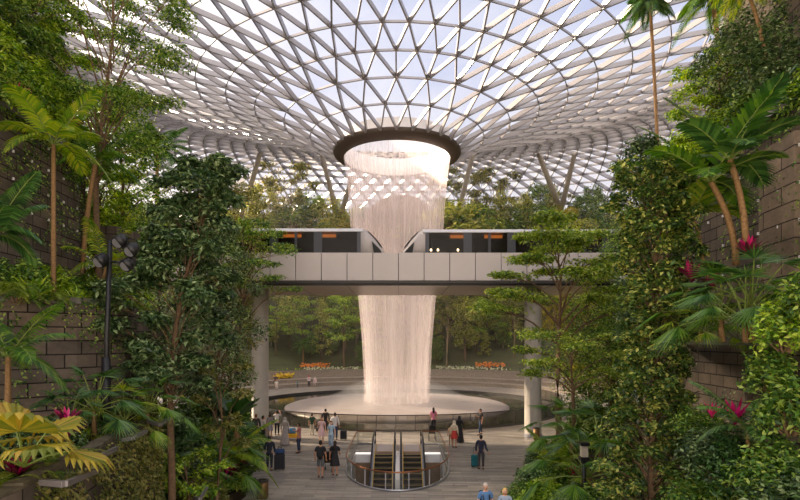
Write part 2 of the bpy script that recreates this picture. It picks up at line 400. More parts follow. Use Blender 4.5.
# struts that carry the roof at the far terrace
def strutpair(pix, d0, d1, lab):  # d0 = distance of the foot, d1 = of the head
    e = empty('roof_column', at(pix[0][2], pix[0][3], d0), 0, lab, 'column')
    for (x0, y0, x1, y1) in pix:
        a = at(x0, y0, d1); b = at(x1, y1, d0)
        dr = (b - a).normalized()
        while b.z > far_ground(b.x, b.y) - .2 and b.z > 0: b = b + dr * .5
        while a.z > roof_z(math.hypot(a.x - CX, a.y - CY), math.atan2(a.x - CX, a.y - CY)): a = a + dr * .2
        m = MB().tube([a, a.lerp(b, .5), b], [.42, .5, .45], 10)
        o = m.build('strut', M['concrete'], e, True); o.matrix_parent_inverse = Matrix.Translation(-e.location)
    e.location = at(pix[0][2], pix[0][3], d0)
strutpair([(321, 152, 337, 214), (352, 178, 341, 214)], 101, 90, 'leaning grey steel roof struts just left of the waterfall')
strutpair([(474, 150, 457, 217)], 101, 90, 'leaning grey steel roof strut just right of the waterfall')
strutpair([(535, 145, 562, 214), (575, 152, 560, 214)], 100, 89, 'V-shaped pair of roof struts above the right train')
strutpair([(261, 150, 245, 205)], 100, 89, 'leaning roof strut rising behind the dark tree crown')
strutpair([(218, 140, 222, 190)], 100, 89, 'near-upright roof strut above the dark tree, farthest left')

# ------------------------------------------------------------------ floor with an opening for the escalators
def arcpts(cx, cy, rx, ry, a0, a1, n): return [(cx + rx * math.cos(a0 + (a1 - a0) * i / n), cy + ry * math.sin(a0 + (a1 - a0) * i / n)) for i in range(n + 1)]
EX = -.12
WR, WY, WF, WB = 2.45, 27.0, 4.15, 30.7
well = [(EX - WR, WB)] + arcpts(EX, WY, WR, WF, PI, 2 * PI, 28) + [(EX + WR, WB)]
def floor_mesh():
    bm = bmesh.new()
    def loop(pts):
        vs = [bm.verts.new((x, y, 0)) for x, y in pts]
        return [bm.edges.new((vs[i], vs[(i + 1) % len(vs)])) for i in range(len(vs))]
    e = loop([(-60, -4), (60, -4), (60, 120), (-60, 120)]) + loop(well) + loop([(CX + 15.9 * math.cos(a), CY + 15.9 * math.sin(a)) for a in [2 * PI * i / 72 for i in range(72)]])
    bmesh.ops.triangle_fill(bm, use_beauty=True, edges=e)
    for f in bm.faces:
        if f.normal.z < 0: f.normal_flip()
    me = D0.meshes.new('floor'); bm.to_mesh(me); bm.free(); me.materials.append(M['floor']); return me
fl = link('floor', floor_mesh()); tag(fl, kind='structure')
# pool
basin = empty('waterfall_pool', (CX, CY, 0), 0, 'round dark pool that catches the waterfall, behind a glass rail', 'pool')
def inb(o): o.location = (0, 0, 0); return o
MB().lathe([(0, -.18), (16, -.18)], 96).build('water_surface', M['water'], basin)
MB().lathe([(15.9, -.6), (15.9, .05), (16.35, .05), (16.35, -.0)], 96).build('rim', M['darksteel'], basin)
prof = [(0, .35), (3, .32), (6, .28), (9, .2), (10.8, .05), (11.2, -.1), (11.25, -.3)]
MB().lathe(prof, 96).build('foaming_disc', M['foam'], basin, True)
m = MB().lathe([(16.1, .05), (16.1, 1.1)], 80, (0, 0), 0, PI * .42, PI * 1.58); m.build('glass_rail', M['poolglass'], basin)
m = MB(); m.lathe([(16.06, 1.08), (16.06, 1.14), (16.14, 1.14), (16.14, 1.08), (16.06, 1.08)], 80, (0, 0), 0, PI * .42, PI * 1.58)
for i in range(43):
    a = PI * .42 + PI * 1.16 * i / 42; m.bar((16.1 * math.sin(a), 16.1 * math.cos(a), 0.05), (16.1 * math.sin(a), 16.1 * math.cos(a), 1.1), .04, .04)
m.build('rail_frame', M['darksteel'], basin)
# waterfall
def fallmesh(rs, zs, n=128):
    V = []; 
    for r, z in zip(rs, zs):
        for j in range(n + 1):
            a = 2 * PI * j / n; V.append((r * math.sin(a), r * math.cos(a), z))
    Fq = [(i * (n + 1) + j, i * (n + 1) + j + 1, (i + 1) * (n + 1) + j + 1, (i + 1) * (n + 1) + j) for i in range(len(rs) - 1) for j in range(n)]
    me = D0.meshes.new('water'); me.from_pydata(V, [], Fq); uv = me.uv_layers.new(name='UVMap')
    zt = zs[0]
    for p in me.polygons:
        for li, vi in zip(p.loop_indices, p.vertices):
            j = vi % (n + 1); uv.data[li].uv = (j / n, (V[vi][2]) / zt)
    me.polygons.foreach_set('use_smooth', [True] * len(Fq)); return me
wf = empty('waterfall', (CX, CY, .2), 0, 'tall round pinkish-white waterfall dropping through the roof opening into the pool', 'waterfall')
zs = [24.75, 24, 23, 21, 19, 17, 15, 12, 9, 6, 3, 1, .1]
rs = [5.37, 5.3, 5.15, 4.95, 4.8, 4.66, 4.42, 4.1, 3.8, 3.55, 3.4, 3.35, 3.5]
me = fallmesh(rs, zs); me.materials.append(M['fall_a']); link('outer_sheet', me, wf)
me = fallmesh([r * .93 for r in rs], zs); me.materials.append(M['fall_b']); link('inner_sheet', me, wf)

# ------------------------------------------------------------------ far ground: promenade, stone tiers, planted slope
m = MB(); NA = 96; A0_, A1_ = -2.5, 2.5
RR = TR[4:6] + [26.6, 26.61, 28.5, 31, 34.5, 38, 42, 46, 50, 54, 57, 60, 62, 64, 70]
RR = [26.62, 28.5, 31, 34.5, 38, 42, 46, 50, 54, 57, 60, 62, 64, 70]
for r in RR:
    for j in range(NA + 1):
        th = A0_ + (A1_ - A0_) * j / NA; m.v.append((CX + r * math.sin(th), CY + r * math.cos(th), ter_z(r, th)))
for i in range(len(RR) - 1):
    for j in range(NA):
        a = i * (NA + 1) + j; m.f.append((a, a + 1, a + NA + 2, a + NA + 1)); m.m.append(0)
M['slope'] = leafmat('ground_cover', [G(52, 54, 32), G(70, 70, 42), G(90, 92, 52)], .0, .8, .6)
tag(m.build('hillside', M['slope']), 'planted slope of the indoor forest rising behind the pool', kind='structure')
def tier(name, r0, r1, z0, z1, mat, lab, a0=-1.3, a1=1.3):
    m = MB(); m.lathe([(r0, z0), (r0, z1 - .12), (r0 - .06, z1 - .12), (r0 - .06, z1), (r1, z1), (r1, z0)], 90, (CX, CY), 0, a0, a1)
    return tag(m.build(name, mat), lab, kind='structure')
tier('stone_tier', 23, 24.5, 0, .5, M['coping'], 'lowest curved stone seating step behind the pool')
tier('stone_tier', 24.5, 26.6, 0, 1.0, M['coping'], 'second curved stone seating step behind the pool')
tier('stone_tier', 26.6, 27.1, 0, 2.1, M['coping'], 'curved stone planter wall holding the flower bed behind the pool')
# grey parapets on the far upper terrace
def parapet(a0, a1, r, z0, z1, lab, mat):
    m = MB(); m.lathe([(r, z0), (r, z1), (r + .5, z1), (r + .5, z0), (r, z0)], 24, (CX, CY), 0, a0, a1)
    tag(m.build('terrace_parapet', mat), lab, 'parapet')
z = CH + (HZ - 226) / F * 102; z2 = CH + (HZ - 214) / F * 102
parapet(-.70, -.37, 55, z - 7, z2, 'grey concrete terrace parapet above the left train', M['concrete'])
m = MB(); m.lathe([(54, z - 8), (54, z + 1.4)], 60, (CX, CY), 0, -.2, .6)
tag(m.build('railing_screen', M['coping']), 'slatted rail screen of the far terrace above the right train', 'railing')
# big rounded pavilion seen through the falling water
m = MB(); c = at(398, 240, 96); segs = 24
outl = [(-8.2 + 0, 0)] + [(8.0 * math.cos(PI - PI * i / segs) + .6 * math.sin(PI * i / segs), 10.2 * math.sin(PI * i / segs) ** .8) for i in range(1, segs)] + [(8.2, 0)]
for y_ in (0, 3.0):
    for (x, zz) in outl: m.v.append((c.x + x, c.y + y_, c.z + (zz - 2 if zz > 0 else -15)))
n_ = len(outl)
m.f.append(tuple(range(n_))); m.m.append(0); m.f.append(tuple(range(n_, 2 * n_))[::-1]); m.m.append(0)
for i in range(n_ - 1): m.f.append((i, i + n_, i + n_ + 1, i + 1)); m.m.append(0)
tag(m.build('pavilion', M['brownpanel']), 'brown rounded pavilion on the far slope seen through the waterfall', 'pavilion')

# ------------------------------------------------------------------ bridge and trains
ZB, ZT = 10.0, 12.1
br = empty('bridge', (0, 37.5, ZB), 0, 'pale panelled rail bridge crossing in front of the waterfall', 'bridge')
M['fascia'] = plain('bridge_fascia', G(190, 180, 177), .45, .1, .5, .03, .6)
M['soffit'] = plain('bridge_soffit', G(150, 136, 120), .35, .3, .5, .05)
x0 = (295.6 - 400) / F * 34; sp = 25.7 / F * 34
k0, k1 = -16, 24
for k in range(k0, k1):
    a = x0 + k * sp
    MB().box((a + .02, -3.5, .32), (a + sp - .02, -3.38, 2.1)).build('fascia_panel', M['fascia'], br, bevel=.015)
xa, xb = x0 + k0 * sp, x0 + k1 * sp
MB().box((xa, -3.42, .0), (xb, -3.36, 2.08)).build('fascia_backing', M['darksteel'], br)
MB().box((xa, -3.62, .12), (xb, -3.38, .3)).build('bottom_rail', M['darksteel'], br)
m = MB(); m.box((xa, -3.36, 0), (xb, 4, .9)); m.build('deck', M['soffit'], br)
m = MB()
for k in range(k0, k1, 2):
    m.box((x0 + k * sp - .015, -3.36, -.02), (x0 + k * sp + .015, 4, .0))
m.build('soffit_joint', M['darksteel'], br)
m = MB(); m.box((xa, 3.9, .9), (xb, 4, 2.0)); m.build('rear_parapet', M['fascia'], br)
for y_ in (-2.6, 1.2):
    m = MB(); m.box((xa, y_ + .15, .9), (xb, y_ + .6, 1.25)); m.box((xa, y_ + 1.7, .9), (xb, y_ + 2.15, 1.25)); m.build('running_beam', M['concrete'], br)
for (px, lab) in ((259, 'round beige column under the left part of the bridge'), (534, 'round beige column under the right part of the bridge')):
    p = onfloor(px, 437)
    e = empty('bridge_column', (p.x, p.y + .3, 0), 0, lab, 'column')
    MB().lathe([(0, 0), (.6, 0), (.6, .12), (.56, .14), (.56, ZB - .02), (0, ZB - .02)], 32).build('shaft', M['concrete'], e, True)
    MB().lathe([(.6, .0), (.62, .05), (.6, .2)], 32).build('base_trim', M['steelbrush'], e)

M['trainblue'] = plain('train_dark_body', G(56, 58, 66), .35, .3, .5, .05)
M['trainroof'] = plain('train_roof', G(196, 194, 198), .4, .2, .5, .04)
M['trainwhite'] = plain('train_nose_white', G(176, 168, 166), .3, .2, .5, .04)
M['seatgrey'] = plain('interior_grey', G(84, 78, 66), .7)
def train(xn, y, s, lab):
    """xn: nose tip x; s=+1 when the nose points to +x"""
    e = empty('train', (xn, y, ZB + 1.25), 0, lab, 'train')
    Lc = 23; H = 2.64; Wd = 1.25
    X = lambda u: -s * u               # u = distance back from the nose tip
    # section loop (y,z): lower body, roof edge
    def sect(u, w_, z0, z1, rc):
        return [(X(u), -w_, z0), (X(u), -w_, z1 - rc), (X(u), -w_ + rc * .35, z1 - rc * .3), (X(u), -w_ + rc, z1), (X(u), w_ - rc, z1), (X(u), w_ - rc * .35, z1 - rc * .3), (X(u), w_, z1 - rc), (X(u), w_, z0)]
    def loft(secs, name, mat, smooth=False):
        m = MB(); n = len(secs[0])
        for sc in secs: m.v += sc
        for i in range(len(secs) - 1):
            for j in range(n - 1): m.f.append((i * n + j, i * n + j + 1, (i + 1) * n + j + 1, (i + 1) * n + j)); m.m.append(0)
            m.f.append((i * n + n - 1, i * n, (i + 1) * n, (i + 1) * n + n - 1)); m.m.append(0)
        m.f.append(tuple(range(n))); m.m.append(0); m.f.append(tuple(range((len(secs) - 1) * n, len(secs) * n))[::-1]); m.m.append(0)
        return m.build(name, mat, e, smooth)
    u1 = 1.7
    loft([sect(u1, Wd, 0, .95, .01), sect(Lc, Wd, 0, .95, .01)], 'lower_body', M['trainblue'])
    loft([sect(u1 - .15, Wd + .03, H - .24, H, .2), sect(Lc, Wd + .03, H - .24, H, .2)], 'roof', M['trainroof'])
    m = MB(); m.box((min(X(u1), X(Lc)), -Wd - .05, .93), (max(X(u1), X(Lc)), -Wd + .02, 1.0)); m.build('waist_stripe', M['trainroof'], e)
    # nose: white shell curving down to the tip, windscreen in it
    loft([sect(u1, Wd + .02, 0, H, .34), sect(1.3, Wd, 0, H - .13, .36), sect(.8, Wd - .06, 0, H - .62, .36), sect(.35, Wd - .18, 0, H - 1.2, .34), sect(.05, Wd - .35, .05, H - 1.65, .25), sect(0, Wd - .5, .1, H - 1.8, .2)], 'nose', M['trainwhite'], True)
    m = MB()
    wp = [(1.28, H - .12), (.8, H - .6), (.36, H - 1.15)]
    for (u, zz) in wp: m.v += [(X(u - .04), -Wd + .32, zz + .02), (X(u - .04), Wd - .32, zz + .02)]
    m.f += [(0, 1, 3, 2), (2, 3, 5, 4)]; m.m += [0, 0]; m.build('windscreen', M['black'], e)
    m = MB(); m.v += [(X(.98), -Wd + .0, H - .85), (X(.42), -Wd + .13, H - 1.4), (X(.2), -Wd + .22, .8), (X(.8), -Wd + .0, .8)]
    m.f.append((0, 1, 2, 3)); m.m.append(0); m.build('side_window', M['black'], e)
    # posts between windows
    z0, z1 = 1.0, H - .22
    u = u1
    lay = [(.25, 1), (2.3, 0), (.55, 1), (1.1, 0), (.16, 1), (1.1, 0), (.55, 1), (2.9, 0), (.55, 1), (1.1, 0), (.16, 1), (1.1, 0), (.55, 1), (2.9, 0), (.55, 1), (1.1, 0), (.16, 1), (1.1, 0), (.55, 1)]
    lm = MB()
    for (ln, solid) in lay:
        a, b = sorted((X(u), X(u + ln)))
        if solid: MB().box((a, -Wd, z0), (b, -Wd + .1, z1)).build('post', M['trainblue'], e)
        else: MB().box((a, -Wd + .03, z0), (b, -Wd + .06, z1)).build('window', M['trainglass'], e)
        u += ln
    MB().box((min(X(u1), X(Lc)), Wd - .1, z0), (max(X(u1), X(Lc)), Wd, z1)).build('far_wall', M['seatgrey'], e)
    MB().box((min(X(u1), X(Lc)), -Wd + .05, z0 - .05), (max(X(u1), X(Lc)), Wd - .05, z0)).build('bench', M['seatgrey'], e)
    for k in range(8):
        uu = 4.0 + k * 2.3; MB().box((X(uu) - .6, -.9, z1 - .3), (X(uu) + .6, -.7, z1 - .12)).build('ceiling_lamp', M['lamp_orange'], e)
train((387 - 400) / F * 36.2, 36.2, 1, 'dark train with pale roof on the left, nose towards the waterfall')
train((397.5 - 400) / F * 36.2 + .15, 36.5, -1, 'dark train with a white nose on the right half of the bridge')
for i, px in enumerate((431, 438, 458)):
    lab = ['leftmost', 'middle', 'rightmost'][i]
    e = empty('bridge_lamp', at(px, 253, 34.15), 0, lab + ' of the three small lit lamps on the right bridge parapet', 'lamp')
    MB().lathe([(0, -.02), (.05, -.02), (.03, .03), (.02, .12), (0, .12)], 10).build('stand', M['bronze'], e)
    MB().lathe([(0, .1), (.06, .14), (.07, .2), (.04, .27), (0, .28)], 12).build('lamp_head', M['lamp_warm'], e, True)
    e['group'] = 'small lamps on the bridge parapet'

# ------------------------------------------------------------------ escalators
tag(MB().add([(EX - 3, WB, -5), (EX + 3, WB, -5), (EX + 3, 22, -5), (EX - 3, 22, -5)], [(0, 1, 2, 3)]).build('floor_lower', M['brownpanel']), kind='structure')
def wellwall(z0, z1, name, mat, o=0):
    m = MB(); 
    pts = [(EX - WR - o, WB)] + arcpts(EX, WY, WR + o, WF + o, PI, 2 * PI, 28) + [(EX + WR + o, WB)]
    for x, y in pts: m.v += [(x, y, z0), (x, y, z1)]
    for i in range(len(pts) - 1): m.f.append((2 * i, 2 * i + 1, 2 * i + 3, 2 * i + 2)); m.m.append(0)
    return m.build(name, mat)
tag(wellwall(-1.5, .0, 'wall_well', M['white']), 'white wall lining the escalator opening', kind='structure')
tag(wellwall(-5, -1.5, 'wall_well_lower', M['brownpanel'], .02), kind='structure')
tag(MB().add([(EX - WR, WB, -.6), (EX + WR, WB, -.6), (EX + WR, WB, -.12), (EX - WR, WB, -.12)], [(0, 1, 2, 3)]).add([(EX - WR, WB, -5), (EX + WR, WB, -5), (EX + WR, WB, -.6), (EX - WR, WB, -.6)], [(0, 1, 2, 3)], 1).build('wall_well_back', [M['white'], M['brownpanel']]), kind='structure')
def escalator(xc, lab):
    e = empty('escalator', (xc, 32.4, 0), 0, lab, 'escalator')
    hw = .5
    # landing plate then steps going down towards the camera
    MB().box((-hw - .05, -1.5, -.1), (hw + .05, .5, .012)).build('landing_plate', M['steelbrush'], e)
    MB().box((-hw, -1.9, -.1), (hw, -1.5, .014)).build('comb_plate', M['bronze'], e)
    y, z = -1.9, -.0
    for k in range(17):
        dz = .2 if k > 1 else .1 * k
        z -= dz
        m = MB(); m.box((-hw, y - .4, z - .25), (hw, y, z - .02), 1); m.box((-hw, y - .4, z - .02), (hw, y, z), 0)
        m.box((-hw, y - .4, z), (hw, y - .36, z + .004), 2)
        st = m.build('step', [M['tread'], M['riser'], M['yellowline']], e)
        y -= .4
    for s in (-1, 1):
        xs = s * (hw + .12)
        P = [(xs, .5, 0), (xs, -1.9, 0), (xs, -2.6, -.15), (xs, y, z)]
        m = MB()
        for (a, b) in zip(P[:-1], P[1:]): m.add([(xs - .09, a[1], a[2] - .3), (xs + .09, a[1], a[2] - .3), (xs + .09, a[1], a[2] + .12), (xs - .09, a[1], a[2] + .12), (xs - .09, b[1], b[2] - .3), (xs + .09, b[1], b[2] - .3), (xs + .09, b[1], b[2] + .12), (xs - .09, b[1], b[2] + .12)], [(0, 1, 2, 3), (3, 2, 6, 7), (0, 3, 7, 4), (1, 5, 6, 2), (4, 7, 6, 5), (0, 4, 5, 1)])
        m.build('skirt', M['steelbrush'], e)
        m = MB()
        xi = s * (hw + .015)
        for (a, b) in zip(P[:-1], P[1:]): m.add([(xi - .02, a[1], a[2] + .121), (xi + .02, a[1], a[2] + .121), (xi + .02, b[1], b[2] + .121), (xi - .02, b[1], b[2] + .121)], [(0, 1, 2, 3)])
        m.build('skirt_strip', M['yellowline'], e)
        m = MB()
        for (a, b) in zip(P[:-1], P[1:]): m.add([(xs, a[1], a[2] + .12), (xs, b[1], b[2] + .12), (xs, b[1], b[2] + .9), (xs, a[1], a[2] + .9)], [(0, 1, 2, 3)])
        m.build('glass_side', M['glass'], e)
        hp = [(xs, .3, .1), (xs, .62, .3), (xs, .7, .55), (xs, .6, .82), (xs, .35, .94)] + [(p[0], p[1], p[2] + .94) for p in P[1:]]
        MB().tube(hp, .05, 8).build('handrail', M['rubber'], e, True)
escalator(EX - .8, 'left escalator of the pair going down in the glass-railed opening')
escalator(EX + .8, 'right escalator of the pair going down in the glass-railed opening')
tag(MB().box((EX - .1, 24.2, -3.2), (EX + .1, 30.6, .1)).build('divider', M['white']), 'white divider between the two escalators', 'divider')
# U-shaped glass balustrade
e = empty('glass_balustrade', (EX, WY, 0), 0, 'curved glass balustrade with copper handrail around the escalator opening', 'balustrade')
o_ = .12
pts = [(-1.5, 6.0), (-2.5, 6.0), (-WR - o_, 5.6)] + [(x - EX, y - WY) for x, y in arcpts(EX, WY, WR + o_, WF + o_, PI, 2 * PI, 32)] + [(WR + o_, 5.6), (2.5, 6.0), (1.5, 6.0)]
m = MB()
for x, y in pts: m.v += [(x, y, .02), (x, y, .8)]
for i in range(len(pts) - 1): m.f.append((2 * i, 2 * i + 1, 2 * i + 3, 2 * i + 2)); m.m.append(0)
m.build('glass_panel', M['railglass'], e)
MB().tube([(x, y, .82) for x, y in pts], .035, 8).build('handrail', M['copper'], e, True)
MB().tube([(x, y, .04) for x, y in pts], .045, 6).build('base_channel', M['steelbrush'], e, True)
for i in list(range(1, len(pts), 4)) + [len(pts) - 1, 0]:
    x, y = pts[i]; MB().box((x - .02, y - .02, 0), (x + .02, y + .02, .8)).build('post', M['steelbrush'], e)
# ------------------------------------------------------------------ people
def skinmesh(J, E, R, root, sub=1):
    """J: {name: point}, E: edges by name, R: {name: (rx, ry)}; grows one continuous surface"""
    names = list(J); ix = {n: i for i, n in enumerate(names)}
    me = D0.meshes.new('sk'); me.from_pydata([tuple(J[n]) for n in names], [(ix[a], ix[b]) for a, b in E], [])
    o = D0.objects.new('sk', me); COL.objects.link(o)
    o.modifiers.new('s', 'SKIN')
    if not me.skin_vertices: 
        bm = bmesh.new(); bm.from_mesh(me); bm.verts.layers.skin.verify(); bm.to_mesh(me); bm.free()
    for n, i in ix.items():
        sv = me.skin_vertices[0].data[i]; sv.radius = R[n]; sv.use_root = (n == root)
    sb = o.modifiers.new('u', 'SUBSURF'); sb.levels = sub; sb.render_levels = sub
    dg = bpy.context.evaluated_depsgraph_get(); dg.update(); ev = o.evaluated_get(dg); m2 = ev.to_mesh()
    V = [v.co.copy() for v in m2.vertices]; Fc = [tuple(p.vertices) for p in m2.polygons]
    ev.to_mesh_clear(); D0.objects.remove(o); D0.meshes.remove(me)
    return V, Fc
SKN = {'tan': plain('skin_tan', G(186, 134, 104), .6, var=.04), 'fair': plain('skin_fair', G(220, 172, 146), .6, var=.04), 'brown': plain('skin_brown', G(132, 90, 66), .6, var=.04)}
M['eye'] = plain('eye_dark', G(30, 24, 22), .4); M['lips'] = plain('lips', G(160, 84, 76), .6); CL = {}
def cloth(name, c):
    if name not in CL: CL[name] = plain(name, c, .85, var=.12, scale=6)
    return CL[name]
def ell(m, c, r, mi=0, n=12, k=8):
    vs = [Vector(c) + Vector((0, 0, -r[2]))]
    for i in range(1, k):
        f = -PI / 2 + PI * i / k
        for j in range(n): a = 2 * PI * j / n; vs.append(Vector(c) + Vector((r[0] * math.cos(f) * math.cos(a), r[1] * math.cos(f) * math.sin(a), r[2] * math.sin(f))))
    vs.append(Vector(c) + Vector((0, 0, r[2]))); fs = []
    for j in range(n): fs.append((0, 1 + (j + 1) % n, 1 + j))
    for i in range(k - 2):
        for j in range(n): a = 1 + i * n + j; b = 1 + i * n + (j + 1) % n; fs.append((a, b, b + n, a + n))
    L_ = len(vs) - 1
    for j in range(n): fs.append((L_, L_ - n + j, L_ - n + (j + 1) % n))
    m.add(vs, fs, mi)
def hand(m, w, d, s, up):
    """palm and five fingers at wrist w, pointing along d"""
    d = Vector(d).normalized(); side = d.cross(Vector(up)).normalized(); n_ = side.cross(d)
    m.tube([w, w + d * .04, w + d * .085], [.026, .04, .036], 8, flat=.5)
    for i in range(4):
        o = side * (-.028 + .0185 * i); ln = (.062, .074, .07, .052)[i]; b = w + d * .08 + o
        m.tube([b, b + d * ln * .55 - n_ * .008, b + d * ln - n_ * .03], [.0098, .009, .007], 6)
    b = w + d * .03 - side * .03 * s
    m.tube([b, b + d * .03 - side * .025 * s, b + d * .055 - side * .028 * s - n_ * .01], [.012, .0105, .008], 6)
def person(px, py, face, label, skin='tan', hair=(G(34, 26, 22), 'short'), top=(G(40, 40, 44), 'short'), bottom=(G(40, 44, 60), 'trousers'), pose='stand', arms=('down', 'down'), h=1.7, base=None, shoe=G(40, 36, 34), stride=.0):
    """face: heading in degrees, 0 = towards the camera, 180 = away"""
    p = base if base is not None else onfloor(px, py)
    e = empty('person', p, math.radians(face), label, 'person'); k = h / 1.7; e.scale = (k, k, k)
    sit = pose == 'sit'; dz = -.42 if sit else 0
    J = dict(pelvis=(0, 0, .93), waist=(0, .01, 1.08), chest=(0, 0, 1.28), neck0=(0, .01, 1.43), neck=(0, 0, 1.5))
    for s, n in ((-1, 'L'), (1, 'R')):
        J['sh' + n] = (s * .175, .01, 1.39)
        st = stride * s
        if sit:
            J['hip' + n] = (s * .09, -.05, .9); J['kn' + n] = (s * .11, -.44, .92); J['an' + n] = (s * .11, -.46, .5); J['toe' + n] = (s * .12, -.6, .455)
        else:
            J['hip' + n] = (s * .09, 0, .88); J['kn' + n] = (s * .1, -st * .5 - .03, .49); J['an' + n] = (s * .1, -st + .01, .09 + (0.03 if st < 0 else 0)); J['toe' + n] = (s * .115, -st - .15, .035)
        a = arms[0 if s < 0 else 1]
        A = {'down': ((.24, .03, 1.12), (.26, -.04, .88)), 'swing': ((.24, .08, 1.13), (.25, -.02, .9)), 'phone': ((.23, -.05, 1.13), (.1, -.28, 1.25)), 'photo': ((.25, -.18, 1.34), (.12, -.34, 1.55)),
             'push': ((.23, .02, 1.13), (.2, -.3, 1.02)), 'pull': ((.24, .05, 1.12), (.36, .1, .9)), 'hip': ((.33, .06, 1.16), (.2, -.08, 1.03)), 'point': ((.3, -.12, 1.36), (.34, -.34, 1.45)), 'lap': ((.22, -.04, 1.12), (.1, -.28, 1.02))}[a]
        J['el' + n] = (s * A[0][0], A[0][1], A[0][2]); J['wr' + n] = (s * A[1][0], A[1][1], A[1][2])
    J = {n: Vector(v) + Vector((0, 0, dz)) for n, v in J.items()}
    R = dict(pelvis=(.135, .105), waist=(.118, .09), chest=(.145, .1), neck0=(.07, .06), neck=(.052, .052))
    E = [('pelvis', 'waist'), ('waist', 'chest'), ('chest', 'neck0'), ('neck0', 'neck')]
    for n in 'LR':
        R.update({'sh' + n: (.06, .06), 'el' + n: (.043, .043), 'wr' + n: (.028, .028), 'hip' + n: (.088, .09), 'kn' + n: (.058, .058), 'an' + n: (.037, .037), 'toe' + n: (.035, .03)})
        E += [('neck0', 'sh' + n), ('sh' + n, 'el' + n), ('el' + n, 'wr' + n), ('pelvis', 'hip' + n), ('hip' + n, 'kn' + n), ('kn' + n, 'an' + n), ('an' + n, 'toe' + n)]
    V, Fc = skinmesh(J, E, R, 'pelvis'); m = MB(); m.add(V, Fc, 0)
    hc = J['neck'] + Vector((0, -.015, .105))
    ell(m, hc, (.073, .09, .112), 0, 14, 10)
    m.tube([hc + Vector((0, -.085, .02)), hc + Vector((0, -.108, -.018)), hc + Vector((0, -.086, -.03))], [.008, .015, .01], 6)
    for s in (-1, 1):
        ell(m, hc + Vector((s * .03, -.08, .012)), (.013, .01, .008), 1, 8, 6); ell(m, hc + Vector((s * .074, .005, -.005)), (.012, .022, .03), 0, 8, 6)
    ell(m, hc + Vector((0, -.084, -.052)), (.024, .01, .007), 2, 8, 6)
    for s, n in ((-1, 'L'), (1, 'R')): hand(m, J['wr' + n], J['wr' + n] - J['el' + n], s, (0, 1, 0) if abs((J['wr' + n] - J['el' + n]).normalized().y) < .8 else (0, 0, 1))
    m.build('body', [SKN[skin], M['eye'], M['lips']], e, True)
    # top
    tc_, tk = top; cm = cloth('cloth_%02x%02x%02x' % tuple(int(255 * x) for x in tc_[:3]), tc_); g = .016
    if tk != 'none':
        names = ['pelvis', 'waist', 'chest', 'neck0']; JE = [('hem', 'pelvis'), ('pelvis', 'waist'), ('waist', 'chest'), ('chest', 'neck0')]; JJ = {n: J[n] for n in names}; JJ['hem'] = J['pelvis'] - Vector((0, 0, .1)); RR_ = {n: (R[n][0] + g, R[n][1] + g) for n in names}; RR_['hem'] = (.175, .14); RR_['pelvis'] = (.17, .135); RR_['waist'] = (.145, .115); RR_['neck0'] = (.075, .07)
        for n in 'LR':
            JJ['sh' + n] = J['sh' + n]; RR_['sh' + n] = (.078, .078); JE.append(('neck0', 'sh' + n))
            if tk == 'short': JJ['el' + n] = J['sh' + n].lerp(J['el' + n], .72); RR_['el' + n] = (.066, .066); JE.append(('sh' + n, 'el' + n))
            elif tk == 'long':
                JJ['el' + n] = J['el' + n]; RR_['el' + n] = (.06, .06); JJ['wr' + n] = J['el' + n].lerp(J['wr' + n], .9); RR_['wr' + n] = (.042, .042); JE += [('sh' + n, 'el' + n), ('el' + n, 'wr' + n)]
        V, Fc = skinmesh(JJ, JE, RR_, 'waist'); m = MB(); m.add(V, Fc); m.build('top', cm, e, True)
    bc, bk = bottom; cm = cloth('cloth_%02x%02x%02x' % tuple(int(255 * x) for x in bc[:3]), bc)
    if bk in ('trousers', 'shorts'):
        f = .93 if bk == 'trousers' else -.0
        JJ = {'pelvis': J['pelvis'] + Vector((0, 0, .02)), 'w': J['waist'] - Vector((0, 0, .06))}; RR_ = {'pelvis': (.15, .118), 'w': (.128, .1)}; JE = [('pelvis', 'w')]
        for n in 'LR':
            JJ['hip' + n] = J['hip' + n]; JJ['kn' + n] = J['kn' + n]; RR_['hip' + n] = (.104, .104); RR_['kn' + n] = (.075, .075); JE += [('pelvis', 'hip' + n), ('hip' + n, 'kn' + n)]
            if bk == 'trousers': JJ['an' + n] = J['kn' + n].lerp(J['an' + n], .92); RR_['an' + n] = (.058, .058); JE.append(('kn' + n, 'an' + n))
        V, Fc = skinmesh(JJ, JE, RR_, 'pelvis'); m = MB(); m.add(V, Fc); m.build('trousers' if bk == 'trousers' else 'shorts', cm, e, True)
    elif bk in ('dress', 'gown', 'skirt'):
        zh = {'dress': .52, 'skirt': .6, 'gown': .06}[bk]; w_ = {'dress': .25, 'skirt': .22, 'gown': .3}[bk]
        m = MB(); n = 20; prof = [(.135, .105, 1.12), (.155, .125, 1.0), (.18, .16, .88), ((w_ + .18) / 2, (w_ + .15) / 2, (zh + .88) / 2), (w_, w_ * .9, zh)]
        if sit: prof = [(.135, .105, 1.12), (.165, .15, 1.0), (.19, .22, .88), (.2, .3, .7)]
        for (a, b, z) in prof:
            for j in range(n): t = 2 * PI * j / n; q = 1 + (.05 * math.sin(5 * t) if z < .8 else 0); m.v.append((a * q * math.cos(t), b * q * math.sin(t) - (.12 if sit and z < .9 else 0), z + dz))
        for i in range(len(prof) - 1):
            for j in range(n): m.f.append((i * n + j, i * n + (j + 1) % n, (i + 1) * n + (j + 1) % n, (i + 1) * n + j)); m.m.append(0)
        o = m.build('skirt' if bk == 'skirt' else 'dress', cm, e, True)
